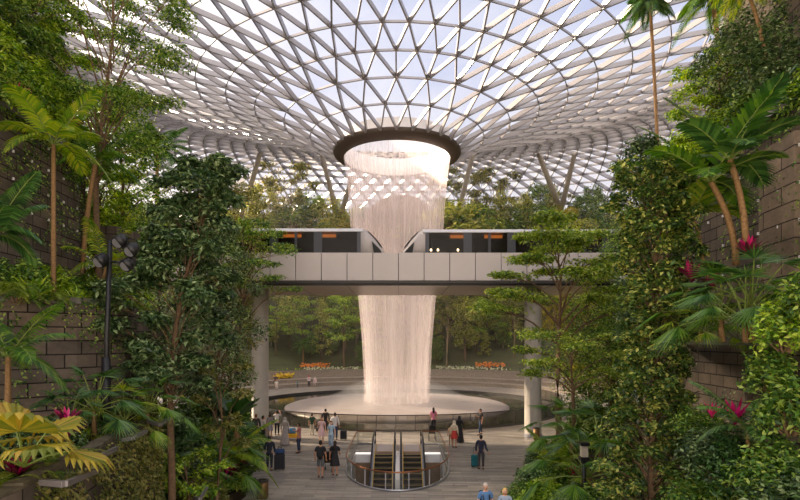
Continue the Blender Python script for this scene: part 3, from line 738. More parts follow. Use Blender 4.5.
    for n in 'LR':
        a, b = J['an' + n], J['toe' + n]; m = MB(); q = a.copy(); q.z = max(b.z + .02, a.z - .045)
        m.tube([q + (a - b) * .3 * Vector((1, 1, 0)).length / 1.4 * .6, q, a.lerp(b, .6) - Vector((0, 0, .01)), b + (b - a) * .1], [.03, .047, .045, .025], 8, flat=.75)
        m.build('shoe', cloth('shoe_%02x' % int(shoe[0] * 255), shoe), e, True)
    hcx, hk = hair; hm = cloth('hair_%02x%02x%02x' % tuple(int(255 * x) for x in hcx[:3]), hcx); m = MB()
    if hk in ('hijab', 'hood'):
        ell(m, hc + Vector((0, .018, .01)), (.1, .105, .135), 0, 14, 10); m.tube([hc + Vector((0, .03, -.04)), J['neck0'] + Vector((0, .01, .03)), J['chest'] + Vector((0, .01, .03))], [.09, .12, .17], 14)
        m.build('headscarf', hm, e, True)
    else:
        # skull cap of hair: upper and back half of an ellipsoid
        q = MB(); ell(q, hc + Vector((0, .014, .016)), (.084, .095, .118), 0, 14, 10)
        fs = [f for f in q.f if all((Vector(q.v[i]) - hc).z > .028 or (q.v[i][1] - hc.y) > .012 for i in f)]
        m.add(q.v, fs)
        if hk == 'long': m.tube([hc + Vector((0, .05, .04)), hc + Vector((0, .075, -.08)), hc + Vector((0, .09, -.22)), hc + Vector((0, .09, -.3))], [.07, .08, .075, .04], 10, flat=1)
        if hk == 'bob': m.tube([hc + Vector((0, .03, .05)), hc + Vector((0, .045, -.03)), hc + Vector((0, .045, -.1))], [.085, .1, .085], 12)
        m.build('hair', hm, e, True)
    return e, p, J, k
def suitcase(px, py, col, w_, h, lab, rz=0, handle=.35):
    p = onfloor(px, py); e = empty('suitcase', p, rz, lab, 'suitcase'); c = cloth('case_%02x%02x%02x' % tuple(int(255 * x) for x in col[:3]), col)
    MB().box((-w_ / 2, -.13, .06), (w_ / 2, .13, h)).build('shell', c, e, bevel=.04)
    m = MB()
    for i in range(4): m.box((-w_ * .4 + i * w_ * .8 / 3 - .012, -.142, .12), (-w_ * .4 + i * w_ * .8 / 3 + .012, .142, h - .08))
    m.build('ribs', c, e)
    for sx_ in (-1, 1):
        for sy_ in (-1, 1): MB().tube([(sx_ * w_ * .38 - .015, sy_ * .09, .035), (sx_ * w_ * .38 + .015, sy_ * .09, .035)], .035, 10).build('wheel', M['black'], e)
    m = MB(); [m.bar((s * .09, 0.08, h - .02), (s * .09, .08, h + handle), .015, .015) for s in (-1, 1)]; m.bar((-.1, .08, h + handle), (.1, .08, h + handle), .03, .025); m.build('pull_handle', M['darksteel'], e)
    return e
def stroller(px, py, rz, lab):
    p = onfloor(px, py); e = empty('stroller', p, rz, lab, 'stroller')
    MB().tube([(-.2, .35, 1.02), (.2, .35, 1.02)], .02, 8).build('handle', M['rubber'], e)
    m = MB(); [(m.bar((s * .2, .35, 1.02), (s * .2, -.3, .18), .025, .025), m.bar((s * .2, .3, .16), (s * .2, -.05, .62), .025, .025)) for s in (-1, 1)]; m.build('frame', M['darksteel'], e)
    m = MB(); m.v = [(x, y, z) for (y, z) in [(-.28, .42), (-.02, .4), (.12, .5), (.24, .9), (.2, .92), (.06, .56), (-.04, .46), (-.28, .48)] for x in (-.19, .19)]
    for i in range(7): m.f.append((2 * i, 2 * i + 1, 2 * i + 3, 2 * i + 2)); m.m.append(0)
    m.build('seat', M['black'], e)
    m = MB(); n = 8
    for i in range(n + 1):
        a = PI * .1 + PI * .55 * i / n; m.v += [(-.21, .1 - .28 * math.cos(a), .68 + .32 * math.sin(a)), (.21, .1 - .28 * math.cos(a), .68 + .32 * math.sin(a))]
    m.f = [(2 * i, 2 * i + 1, 2 * i + 3, 2 * i + 2) for i in range(n)]; m.m = [0] * n; m.build('canopy', M['black'], e)
    for (x, y, r_) in [(-.22, .3, .12), (.22, .3, .12), (-.2, -.3, .09), (.2, -.3, .09)]: MB().tube([(x - .02, y, r_), (x + .02, y, r_)], r_, 14).build('wheel', M['rubber'], e)
    return e
def backpack(P, col, lab, dy=.17, z=1.22):
    e0, p, J, k = P; rot = Matrix.Rotation(e0.rotation_euler.z, 3, 'Z')
    q = p + rot @ Vector((0, dy, z)) * k
    e = empty('backpack', q, e0.rotation_euler.z, lab, 'backpack'); c = cloth('pack_%02x%02x%02x' % tuple(int(255 * x) for x in col[:3]), col)
    MB().box((-.15, -.03, -.22), (.15, .12, .22)).build('bag_body', c, e, bevel=.05); MB().box((-.11, .1, -.18), (.11, .16, .02)).build('front_pocket', c, e, bevel=.02)
    for s in (-1, 1): MB().tube([(s * .09, -.03, .2), (s * .1, -.2, .22), (s * .1, -.31, .05), (s * .12, -.2, -.15), (s * .12, -.03, -.2)], .017, 6).build('strap', c, e, True)
BLK = G(34, 32, 36); 
person(269.5, 471, 190, 'person in a dark suit wheeling a big dark suitcase, seen from behind', top=(G(34, 40, 52), 'long'), bottom=(G(32, 36, 46), 'trousers'), arms=('down', 'push'), stride=.1)
suitcase(279.5, 470, G(38, 38, 44), .5, .8, 'big dark suitcase beside the person in the dark suit')
p = onfloor(279.5, 470); e = empty('holdall', (p.x, p.y, .8), .1, 'blue-black holdall lying on the big dark suitcase', 'bag')
MB().tube([(-.25, 0, .13), (-.2, 0, .13), (.2, 0, .13), (.25, 0, .13)], [.08, .13, .13, .08], 12).build('bag_body', cloth('bluebag', G(40, 64, 104)), e, True); MB().tube([(-.12, 0, .24), (-.08, 0, .32), (.08, 0, .32), (.12, 0, .24)], .012, 6).build('carry_handle', M['rubber'], e)
P = person(320.5, 478, 180, 'man in black T-shirt and grey shorts walking away with a backpack', top=(BLK, 'short'), bottom=(G(96, 100, 104), 'shorts'), arms=('down', 'swing'), stride=.12, h=1.75)
backpack(P, G(28, 30, 34), 'black backpack on the man in grey shorts')
person(335, 476, 180, 'woman in a short black dress pushing a stroller beside the man in shorts', top=(BLK, 'short'), bottom=(BLK, 'dress'), hair=(G(40, 26, 20), 'long'), arms=('push', 'down'), h=1.66, stride=.08)
stroller(328.5, 471, PI, 'black stroller between the man in shorts and the woman in black')
person(299, 453, -100, 'man in a dusty pink shirt and jeans facing left', top=(G(168, 106, 104), 'short'), bottom=(G(44, 54, 78), 'trousers'), arms=('phone', 'down'))
person(285, 445, 170, 'person in a long grey gown and headscarf beside the yellow cart', top=(G(164, 154, 150), 'long'), bottom=(G(158, 148, 144), 'gown'), hair=(G(172, 162, 156), 'hijab'))
person(277, 435.5, 180, 'man in a white shirt raising a phone towards the waterfall', top=(G(214, 208, 204), 'short'), bottom=(G(34, 32, 34), 'trousers'), arms=('photo', 'photo'))
person(263, 443, 140, 'person in pale top and dark trousers standing in front of the left column', top=(G(196, 188, 182), 'short'), bottom=(G(36, 34, 38), 'trousers'), arms=('down', 'point'))
person(270, 438, 160, 'woman in a grey dress just right of the left column', top=(G(150, 142, 146), 'short'), bottom=(G(142, 134, 140), 'dress'), hair=(G(50, 34, 26), 'bob'), h=1.6)
person(256, 441, 200, 'person in dark clothes leaning in front of the left column', top=(G(58, 50, 48), 'long'), bottom=(G(40, 36, 38), 'trousers'), hair=(G(120, 70, 34), 'short'))
person(246, 440, 170, 'person in a bright blue shirt at the left end of the crowd', top=(G(30, 120, 156), 'short'), bottom=(G(40, 40, 50), 'trousers'), h=1.65)
person(312, 435, 180, 'person in a dark green vest and pale trousers at the pool rail', top=(G(40, 72, 52), 'short'), bottom=(G(190, 180, 160), 'trousers'), h=1.45)
person(325.5, 433.5, 190, 'person in dark clothes at the rail behind the couple in pale clothes', top=(G(44, 38, 40), 'long'), bottom=(G(38, 36, 40), 'trousers'))
person(321.5, 444, 0, 'woman in a pale pink dress with a black shoulder bag', top=(G(226, 186, 184), 'short'), bottom=(G(226, 186, 184), 'dress'), hair=(G(120, 66, 38), 'long'), skin='fair', h=1.66)
p = onfloor(321.5, 444); e = empty('shoulder_bag', (p.x - .27, p.y - .02, .8), 0, 'black shoulder bag at the hip of the woman in pink', 'bag'); MB().box((-.05, -.13, 0), (.05, .13, .22)).build('bag_body', M['rubber'], e, bevel=.03); MB().tube([(0, -.1, .2), (.03, -.04, .55), (.03, .04, .55), (0, .1, .2)], .01, 6).build('strap', M['rubber'], e, True)
person(331, 449, -10, 'woman in light blue top and pale jeans beside the woman in pink', top=(G(170, 196, 216), 'short'), bottom=(G(150, 172, 196), 'trousers'), hair=(G(60, 40, 30), 'long'), skin='fair', stride=.1, h=1.66)
person(335, 440, 175, 'man in a white hooded top and jeans with a black suitcase at the rail', top=(G(214, 208, 206), 'long'), bottom=(G(50, 62, 88), 'trousers'), arms=('down', 'pull'), h=1.76)
suitcase(343.5, 439.7, G(34, 34, 38), .42, .62, 'black suitcase beside the man in the white hooded top')
person(433.5, 431.8, 180, 'woman in a pink top standing at the glass rail right of the escalators', top=(G(206, 120, 150), 'short'), bottom=(G(30, 28, 34), 'trousers'), hair=(G(40, 30, 26), 'long'), arms=('push', 'push'))
stroller(432, 440, PI, 'dark stroller parked behind the woman in the pink top')
person(454.3, 448, 150, 'woman in a cream top, headscarf and red-patterned skirt', top=(G(214, 196, 170), 'long'), bottom=(G(188, 60, 50), 'skirt'), hair=(G(216, 200, 176), 'hijab'), h=1.62)
person(459.5, 442.5, 170, 'person in a black gown and black headscarf', top=(BLK, 'long'), bottom=(BLK, 'gown'), hair=(BLK, 'hijab'), h=1.66)
person(450.8, 445, 190, 'child in a beige top next to the woman with the red skirt', top=(G(206, 178, 140), 'short'), bottom=(G(150, 120, 96), 'trousers'), h=1.25)
person(480.5, 434.8, -70, 'man in a black shirt and jeans walking left and looking at a phone', top=(G(30, 30, 32), 'short'), bottom=(G(50, 66, 90), 'trousers'), arms=('phone', 'down'), stride=.16, h=1.76)
person(481, 469.5, 165, 'person in a navy hooded jacket with a teal suitcase', top=(G(36, 40, 62), 'long'), bottom=(G(62, 58, 62), 'trousers'), hair=(G(30, 26, 26), 'short'), arms=('pull', 'down'), h=1.72)
suitcase(475.3, 467, G(16, 92, 100), .42, .62, 'teal suitcase held by the person in the navy jacket')
P = person(0, 0, 8, 'older man with white hair in a blue shirt with dark backpack straps', base=Vector(((485.5 - 400) / F * 17.5, 17.5, 0)), top=(G(90, 130, 176), 'short'), bottom=(G(120, 112, 96), 'shorts'), hair=(G(206, 196, 184), 'short'), skin='fair', stride=.1, h=1.76)
backpack(P, G(34, 42, 58), 'dark backpack worn by the older man in blue')
person(0, 0, -6, 'older blonde woman in a patterned pale blue top beside the older man', base=Vector(((505 - 400) / F * 17.4, 17.4, 0)), top=(G(160, 176, 196), 'short'), bottom=(G(220, 214, 206), 'trousers'), hair=(G(214, 176, 110), 'bob'), skin='fair', stride=-.1, h=1.62)
# yellow cart
p = onfloor(292, 441); e = empty('luggage_cart', p, .1, 'small yellow cart loaded with blue bags among the people on the left', 'cart')
MB().box((-.4, -.28, .25), (.4, .28, .5)).build('tray', cloth('cartyellow', G(214, 160, 40)), e, bevel=.03); m = MB()
for s in (-1, 1):
    for t in (-1, 1): MB().tube([(s * .32 - .02, t * .22, .09), (s * .32 + .02, t * .22, .09)], .09, 12).build('wheel', M['rubber'], e); m.bar((s * .32, t * .22, .09), (s * .32, t * .22, .3), .03, .03)
m.build('frame', M['darksteel'], e)
e2 = empty('blue_bag', (p.x, p.y, .5), .2, 'blue bag lying on the yellow cart', 'bag'); MB().box((-.28, -.2, 0), (.24, .2, .34)).build('bag_body', cloth('cartblue', G(70, 120, 160)), e2, bevel=.08)
# far people beyond the pool
def farp(px, py, face, lab, **kw): return person(px, py, face, lab, **kw)
def seated(px, d, z, face, lab, **kw): return person(0, 0, face, lab, base=Vector(((px - 400) / F * d, d, z - .45)), pose='sit', arms=('lap', 'lap'), **kw)
def tier_y(px, r): x = (px - 400) / F * 76; return CY + math.sqrt(r * r - (x - CX) ** 2)
seated(276.5, tier_y(276, 23) - .05, .5, 20, 'person in white sitting on the lowest stone step, far left', top=(G(222, 214, 204), 'short'), bottom=(G(210, 200, 190), 'trousers'))
seated(315, tier_y(315, 23.1) - .05, .5, 0, 'person in pale pink sitting on the stone step behind the pool', top=(G(216, 190, 186), 'long'), bottom=(G(190, 170, 166), 'trousers'), hair=(G(216, 196, 190), 'hijab'))
seated(275, tier_y(275, 24.6) - .05, 1.0, 10, 'dark-clothed person sitting on the upper stone step, far left', top=(G(70, 66, 70), 'short'), bottom=(G(50, 46, 50), 'trousers'))
farp(309, 387, 180, 'person with a red headscarf standing at the far side of the pool', top=(G(216, 206, 206), 'long'), bottom=(G(60, 50, 54), 'trousers'), hair=(G(196, 60, 70), 'hijab'), h=1.6)
farp(297.6, 388.2, 170, 'small child in teal at the far pool edge', top=(G(90, 160, 166), 'short'), bottom=(G(50, 80, 90), 'trousers'), h=1.05)
seated(470.5, (CH - .45) * F / (378.5 - HZ) - .05, .5, 0, 'person in beige sitting on the long bench right of the waterfall', top=(G(206, 186, 160), 'short'), bottom=(G(160, 140, 120), 'trousers'))
farp(559, 391, 180, 'person in a white top beyond the right bridge column', top=(G(216, 220, 228), 'short'), bottom=(G(60, 76, 110), 'trousers'))
# ------------------------------------------------------------------ plants
def leaves(name, pts, nrmls, size, mat, aspect=.42, seed=0, vary=.35, fold=.25, droop=.0):
    """one folded leaf (four corners) at every point, facing roughly along its normal"""
    rg = np.random.default_rng(seed); n = len(pts); P = np.asarray(pts, float); N = np.asarray(nrmls, float)
    N = N + rg.normal(0, .45, (n, 3)); N /= np.linalg.norm(N, axis=1)[:, None] + 1e-9
    T = rg.normal(0, 1, (n, 3)); T[:, 2] -= droop; T -= (T * N).sum(1)[:, None] * N; T /= np.linalg.norm(T, axis=1)[:, None] + 1e-9
    B = np.cross(N, T); L_ = size * (1 + rg.uniform(-vary, vary, n))[:, None]; W_ = L_ * aspect
    v = np.stack([P, P + T * L_ * .45 + B * W_ * .5 + N * W_ * fold, P + T * L_, P + T * L_ * .45 - B * W_ * .5 + N * W_ * fold], 1).reshape(-1, 3)
    i = np.arange(n) * 4
    f = np.concatenate([np.stack([i, i + 1, i + 2], 1), np.stack([i, i + 2, i + 3], 1)], 1).reshape(-1, 3)
    return fast_mesh(name, v, f, mat)
def clump_pts(rg, clumps):
    """clumps: (x,y,z, rx,ry,rz, n) -> points and outward/up normals, denser near the surface"""
    P = []; N = []
    for (x, y, z, rx, ry, rz, n) in clumps:
        d = rg.normal(0, 1, (n, 3)); d /= np.linalg.norm(d, axis=1)[:, None]
        rr = rg.uniform(0, 1, n) ** .45
        P.append(np.array([x, y, z]) + d * rr[:, None] * np.array([rx, ry, rz])); N.append(d * .6 + np.array([0, 0, .9]))
    return np.concatenate(P), np.concatenate(N)
def tree_meshes(h, r, kind, seed, leafn, leaf, lmat, trunk_r, crown0=.35, bark='bark', aspect=.42, lean=0, nb=26, cq=1.0):
    """kinds: round, cone, layered, airy, column"""
    rg = np.random.default_rng(seed); rd = random.Random(seed)
    cl = []; m = MB()
    top = h * (.93 if kind != 'layered' else .9)
    bend = lambda t: (lean * t * t + .03 * h * math.sin(t * 5 + seed) * t, .03 * h * math.cos(t * 4 + seed) * t)
    tr = [(bend(t)[0], bend(t)[1], t * top) for t in [0, .12, .25, .4, .55, .7, .85, 1]]
    m.tube(tr, [trunk_r * k for k in (1.25, 1, .92, .8, .66, .5, .32, .12)], 8)
    for b in range(nb):
        t = crown0 + (1 - crown0) * (b + rd.random()) / nb
        tt = t; k = (t - crown0) / (1 - crown0)
        if kind == 'round': rad = r * math.sin(PI * (.12 + .8 * k)) ** .6
        elif kind == 'cone': rad = r * (1.02 - k) ** .7
        elif kind == 'layered': rad = r * (1 - .55 * k) * (.8 + .35 * rd.random())
        elif kind == 'ragged': rad = r * (.22 + .9 * (1 - k) ** .8) * (.7 + .5 * rd.random()) * min(1, .45 + 3 * k)
        elif kind == 'airy': rad = r * (.45 + .55 * math.sin(PI * (.1 + .75 * k)))
        else: rad = r * (1.25 - .7 * k + .18 * math.sin(9 * k))
        a = b * 2.399 + rd.random() * .7; q = rad * (.45 + .5 * rd.random())
        bx, by = bend(tt); rise = {'round': .12, 'cone': .05, 'layered': .10, 'airy': .22, 'column': .05, 'ragged': .1}[kind] * h * (q / max(r, .01))
        c = Vector((bx + q * math.cos(a), by + q * math.sin(a), min(tt * h + rise * .5, h * .98)))
        s0 = Vector((bx, by, tt * top - rise * .6)); mid = s0.lerp(c, .5) + Vector((0, 0, rise * .25))
        br = trunk_r * (.42 if kind != 'ragged' else .22) * (1 - .55 * k)
        m.tube([s0, mid, c], [br, br * .7, br * .25], 5, cap=False)
        cs = r * cq * (.3 + .22 * rd.random()); fz = {'round': .7, 'cone': .5, 'layered': .16, 'airy': .35, 'column': .8, 'ragged': .6}[kind]
        if kind in ('airy', 'layered', 'column', 'ragged'):
            for s_ in range(3):
                a2 = a + rd.uniform(-.8, .8); q2 = cs * rd.uniform(.5, 1.1); e = c + Vector((q2 * math.cos(a2), q2 * math.sin(a2), rd.uniform(-.05, .2) * cs))
                m.tube([mid.lerp(c, .5), e], [br * .4, br * .12], 4, cap=False)
                cl.append((e.x, e.y, e.z, cs * .55, cs * .55, cs * fz * .55, int(leafn / nb / 4)))
        cl.append((c.x, c.y, c.z, cs, cs, cs * fz, int(leafn / nb * (.25 if kind in ('airy', 'layered', 'column', 'ragged') else 1))))
    P, N = clump_pts(rg, cl)
    return m.mesh('trunk', M[bark], True), leaves('foliage', P, N, leaf, M[lmat], aspect, seed)
PROTO = {}
def proto(key, fn):
    if key not in PROTO: PROTO[key] = fn()
    return PROTO[key]
def put(name, meshes, loc, s=1.0, rz=0, label=None, cat='plant', group=None, sz=None):
    """meshes: list of (part name, mesh)"""
    o = empty(name, loc, rz, label, cat, group); o.scale = (s, s, sz or s)
    for pn, me in meshes: link(pn, me, o)
    return o
def tree(key, loc, s=1, rz=0, label=None, group=None, sz=None, name='tree', **kw):
    ms = proto(key, lambda: tree_meshes(**kw))
    return put(name, [('trunk', ms[0]), ('foliage', ms[1])], loc, s, rz, label, 'tree', group, sz)

# palms -------------------------------------------------------------
def frond(m, L_, rise, droop, nl, lw, ll, az, start=Vector((0, 0, 0)), vdrop=.35, twist=0, petiole=.12, wide_end=.25, mi_l=0, mi_s=1, rnd=None):
    """pinnate leaf: a curved rib with paired leaflets"""
    rnd = rnd or random; ca, sa = math.cos(az), math.sin(az)
    def pt(t):
        q = L_ * (t - .12 * t * t * droop); z = L_ * (rise * t - droop * t * t)
        return start + Vector((ca * q, sa * q, z))
    ns = 9; P = [pt(i / ns) for i in range(ns + 1)]
    m.tube(P, [min(.018, lw * .22) * (1.15 - i / ns) + .003 for i in range(ns + 1)], 4, cap=False, mi=mi_s)
    for i in range(nl):
        t = petiole + (1 - petiole) * (i + .5) / nl; p = pt(t); d = (pt(min(1, t + .03)) - pt(t - .03)).normalized()
        side = Vector((-sa, ca, 0)); up = side.cross(d).normalized() * -1
        if up.z < 0: up = -up
        ln = ll * (math.sin(PI * min(1, .18 + .8 * t)) ** .7) * (1 + rnd.uniform(-.08, .08))
        for s in (-1, 1):
            o = (side * s * .92 + d * (.45 + .5 * t) + up * .18).normalized()
            w_ = d * lw * .5
            q1 = p + o * ln * .5 + Vector((0, 0, -vdrop * ln * .12)); q2 = p + o * ln + Vector((0, 0, -vdrop * ln))
            m.add([p - w_ * .5, p + w_ * .5, q1 + w_, q1 - w_, q2], [(0, 1, 2, 3), (3, 2, 4)], mi_l)
def fan(m, L_, pet, az, el, nseg, split=.55, start=Vector((0, 0, 0)), spread=2.6, droop=.25, mi_l=0, mi_s=1, arch=.25):
    """palmate leaf: a stalk and a fan of pleated segments"""
    d = Vector((math.cos(az) * math.cos(el), math.sin(az) * math.cos(el), math.sin(el)))
    mid = start + d * pet * .5 + Vector((0, 0, arch * pet * .15)); c = start + d * pet - Vector((0, 0, arch * pet * .2))
    m.tube([start, mid, c], [.018, .014, .01], 4, cap=False, mi=mi_s)
    d2 = (d - Vector((0, 0, .35 + arch))).normalized(); side = d2.cross(Vector((0, 0, 1))).normalized(); up = side.cross(d2).normalized()
    def dirn(a): return d2 * math.cos(a) + side * math.sin(a)
    for i in range(nseg):
        a0 = -spread / 2 + spread * i / nseg; a1 = a0 + spread / nseg; am = (a0 + a1) / 2
        ln = L_ * (.72 + .28 * math.cos(am * .9)); dz = Vector((0, 0, -droop * ln))
        p0 = c + dirn(a0) * ln * split; p1 = c + dirn(a1) * ln * split; pm = c + dirn(am) * ln * split + up * .03 * L_
        e = c + dirn(am) * ln + dz
        m.add([c, p0 + dz * .25, pm + dz * .25, p1 + dz * .25, e, c + up * .004], [(0, 1, 2), (5, 2, 3), (1, 4, 2), (2, 4, 3)], mi_l)
def palm_meshes(h, tr, nf, L_, lmat, seed, nl=26, lw=.05, ll=.5, droop=.75, rise=1.0, vdrop=.5, bark='bark_palm', lean=(0, 0), low=0.0):
    rd = random.Random(seed); top = Vector((lean[0], lean[1], h))
    tm = None
    if h > .05:
        m = MB(); pts = [(lean[0] * t * t, lean[1] * t * t, h * t) for t in [0, .2, .4, .6, .8, 1]]
        m.tube(pts, [tr * 1.15, tr, tr * .95, tr * .9, tr * .85, tr * .8], 8); tm = m.mesh('trunk', M[bark], True)
    m = MB()
    for i in range(nf):
        az = i * 2.399 + rd.uniform(-.25, .25); k = i / max(1, nf - 1)
        frond(m, L_ * rd.uniform(.85, 1.1), rise * (1.35 - k * (1.1 + low)), droop * (.65 + .5 * k), nl, lw, ll, az, top, vdrop, rnd=rd)
    return tm, m.mesh('frond_crown', [M[lmat], M['stem']])
def fanpalm_meshes(h, nf, L_, pet, lmat, seed, nseg=16, split=.5, droop=.25, spread=2.7, e0=1.3, e1=-.1):
    rd = random.Random(seed); m = MB()
    for i in range(nf):
        k = i / max(1, nf - 1)
        fan(m, L_ * rd.uniform(.85, 1.1), pet * rd.uniform(.8, 1.15), i * 2.399 + rd.uniform(-.3, .3), e0 + (e1 - e0) * k, nseg, split, Vector((0, 0, h)), spread, droop)
    t = None
    if h > .05: t = MB().tube([(0, 0, 0), (.02, 0, h * .5), (0, 0, h)], [.07, .06, .05], 8).mesh('trunk', M['bark_palm'], True)
    return t, m.mesh('fan_leaves', [M[lmat], M['stem']])
def pm(ms, leafname='fronds'):
    return ([('trunk', ms[0])] if ms[0] else []) + [(leafname, ms[1])]
def blades_meshes(n, L_, w_, mat, seed, rise=1.2, spread=.7, droop=.5, nseg=4, h=0):
    """sword-shaped leaves from one foot (cordyline, bromeliad, fern arch)"""
    rd = random.Random(seed); m = MB()
    for i in range(n):
        az = rd.uniform(0, 2 * PI); sp = spread * rd.uniform(.4, 1.2); ln = L_ * rd.uniform(.7, 1.1); ca, sa = math.cos(az), math.sin(az)
        side = Vector((-sa, ca, 0)); P = []
        for k in range(nseg + 1):
            t = k / nseg; P.append(Vector((ca * sp * ln * t, sa * sp * ln * t, h + ln * (rise * t - droop * t * t * sp))))
        vs = []
        for k, p in enumerate(P):
            t = k / nseg; ww = w_ * (.35 + 1.6 * t * (1.15 - t)) * (0.05 if k == nseg else 1); vs += [p - side * ww / 2, p + side * ww / 2]
        m.add(vs, [(2 * k, 2 * k + 1, 2 * k + 3, 2 * k + 2) for k in range(nseg)])
    return m.mesh('leaves', M[mat])
def fern_meshes(n, L_, mat, seed, lw=.03, ll=.12, nl=16, rise=.9, droop=.9):
    rd = random.Random(seed); m = MB()
    for i in range(n): frond(m, L_ * rd.uniform(.7, 1.1), rise * rd.uniform(.6, 1.3), droop * rd.uniform(.8, 1.2), nl, lw, ll, rd.uniform(0, 2 * PI), vdrop=.15, petiole=.05, rnd=rd)
    return m.mesh('fronds', [M[mat], M['stem']])
def bush_meshes(rx, ry, hz, n, leaf, mat, seed, nc=14, aspect=.45, stems=True):
    rg = np.random.default_rng(seed); cl = []; m = MB()
    for i in range(nc):
        a = i * 2.399; q = math.sqrt((i + .5) / nc); x, y = rx * .75 * q * math.cos(a), ry * .75 * q * math.sin(a); z = hz * (1 - .6 * q * q) * rg.uniform(.45, .9)
        cl.append((x, y, z, rx * .38, ry * .38, hz * .32, n // nc)); m.tube([(x * .2, y * .2, 0), (x, y, z)], [.02, .008], 4, cap=False)
    P, N = clump_pts(rg, cl); P[:, 2] = np.maximum(P[:, 2], .02)
    return m.mesh('stems', M['bark']), leaves('foliage', P, N, leaf, M[mat], aspect, seed)
def bush(key, loc, s=1, rz=0, label=None, group=None, name='shrub', sz=None, **kw):
    ms = proto(key, lambda: bush_meshes(**kw)); return put(name, [('stems', ms[0]), ('foliage', ms[1])], loc, s, rz, label, 'shrub', group, sz)
def curtain(name, path, z0, z1, n, leaf, mat, seed, thick=.25, label=None, dens=None, cat='climber'):
    """creepers covering a wall: leaves scattered over a vertical strip along a path, in patches"""
    rg = np.random.default_rng(seed); P = []; N = []
    segs = [(Vector(a), Vector(b)) for a, b in zip(path[:-1], path[1:])]; tot = sum((b - a).length for a, b in segs)
    for a, b in segs:
        k = int(n * (b - a).length / tot); t = rg.uniform(0, 1, k); u = rg.uniform(0, 1, k) ** (1 if dens is None else dens)
        d = (b - a).normalized(); nx, ny = d.y, -d.x
        off = rg.uniform(0, thick, k)
        x = a.x + (b.x - a.x) * t + nx * off; y = a.y + (b.y - a.y) * t + ny * off; z = z1 - (z1 - z0) * u
        keep = np.sin(x * 3.1 + seed) + np.sin(y * 2.3 + z * 1.7) + np.sin(z * 3.7 + y) > (-1.5 if dens is None else -.3)
        P.append(np.stack([x, y, z], 1)[keep]); N.append(np.tile([nx, ny, .6], (k, 1))[keep])
    o = link(name, leaves('creeper', np.concatenate(P), np.concatenate(N), leaf, M[mat], .6, seed, droop=.6)); return tag(o, label, cat)

# ------------------------------------------------------------------ side terraces (stone)
def wallstrip(name, path, z0, z1, th, mat, lab):
    """block wall along a path (inner side = left of travel); UVs run along it"""
    V = []; Fq = []; U = []; s = 0; n = len(path); P = [Vector((x, y)) for x, y in path]
    nr = []
    for i in range(n):
        d = (P[min(i + 1, n - 1)] - P[max(i - 1, 0)]).normalized(); nr.append(Vector((-d.y, d.x)))
    run = [0]
    for i in range(1, n): run.append(run[-1] + (P[i] - P[i - 1]).length)
    for i in range(n):
        q = P[i] + nr[i] * th
        V += [(P[i].x, P[i].y, z0), (P[i].x, P[i].y, z1), (q.x, q.y, z1), (q.x, q.y, z0)]
        U += [(run[i], z0), (run[i], z1), (run[i], z1 + th), (run[i], z0)]
    for i in range(n - 1):
        for k in range(4): a, b = 4 * i + k, 4 * i + (k + 1) % 4; Fq.append((a, b, b + 4, a + 4))
    Fq.append((0, 3, 2, 1)); e = 4 * (n - 1); Fq.append((e, e + 1, e + 2, e + 3))
    me = D0.meshes.new(name); me.from_pydata(V, [], Fq); uv = me.uv_layers.new(name='UVMap')
    for p in me.polygons:
        endcap = p.index >= len(Fq) - 2
        for li, vi in zip(p.loop_indices, p.vertices):
            uv.data[li].uv = (U[vi][0] + (0 if not endcap else (th if vi % 4 >= 2 else 0)), V[vi][2]) if endcap else U[vi]
    me.materials.append(M[mat]); me.update(); o = link(name, me); return tag(o, lab, kind='structure')
def bed(name, poly, z0, z1, lab, mat='soil'):
    return tag(MB().prism(poly, z0, z1).build(name, M[mat]), lab, kind='structure')
# left
wallstrip('wall_left_lower', [(-5.3, 3), (-5.55, 7.8), (-6.15, 11), (-6.75, 14.6), (-8.2, 16.6), (-9.5, 19)], 0, 4.3, .35, 'block', 'low stone retaining wall of the left planting bed')
tag(MB().bar((-5.45, 3, 4.34), (-5.7, 7.8, 4.3), .28, .1).bar((-5.7, 7.8, 4.34), (-6.3, 11, 4.3), .28, .1).bar((-6.3, 11, 4.34), (-6.95, 14.6, 4.3), .28, .1).bar((-6.95, 14.6, 4.34), (-8.35, 16.7, 4.3), .28, .1).build('trim_left', M['mossy']), 'stone coping along the left planting bed', kind='structure')
bed('terrace_left_lower', [(-5.7, 3), (-5.9, 7.8), (-6.5, 11), (-7.1, 14.6), (-8.5, 16.8), (-9.8, 19), (-14, 19), (-14, 3)], 0, 4.2, 'soil of the left planting bed')
wallstrip('wall_left_middle', [(-13.5, 9.0), (-11.5, 11.2), (-9.8, 13), (-8.6, 14.1), (-7.9, 15.2), (-8.1, 16.3), (-9.2, 18.2), (-10.5, 21), (-11.5, 26)], 3.9, 7.5, .4, 'block', 'dark block wall behind the yellow fan palm')
tag(MB().bar((-13.6, 9.1, 7.55), (-9.9, 13.1, 7.55), .4, .16).bar((-9.9, 13.1, 7.55), (-8.65, 14.3, 7.55), .4, .16).bar((-8.65, 14.3, 7.55), (-8.0, 15.2, 7.55), .4, .16).build('trim_left_middle', M['ledge']), 'dark steel edging on the middle left wall', kind='structure')
bed('terrace_left_middle', [(-13.8, 9.2), (-10.2, 13.2), (-8.9, 14.5), (-8.3, 15.4), (-8.5, 16.4), (-9.6, 18.4), (-10.9, 21), (-11.9, 26), (-30, 26), (-30, 9.2)], 0, 7.4, 'soil of the middle left terrace')
wallstrip('wall_left_upper', [(-10.6, 5), (-11.1, 11), (-11.35, 15), (-11.7, 19.4)], 7.3, 13.15, .5, 'block', 'tall dark block wall on the left with creepers')
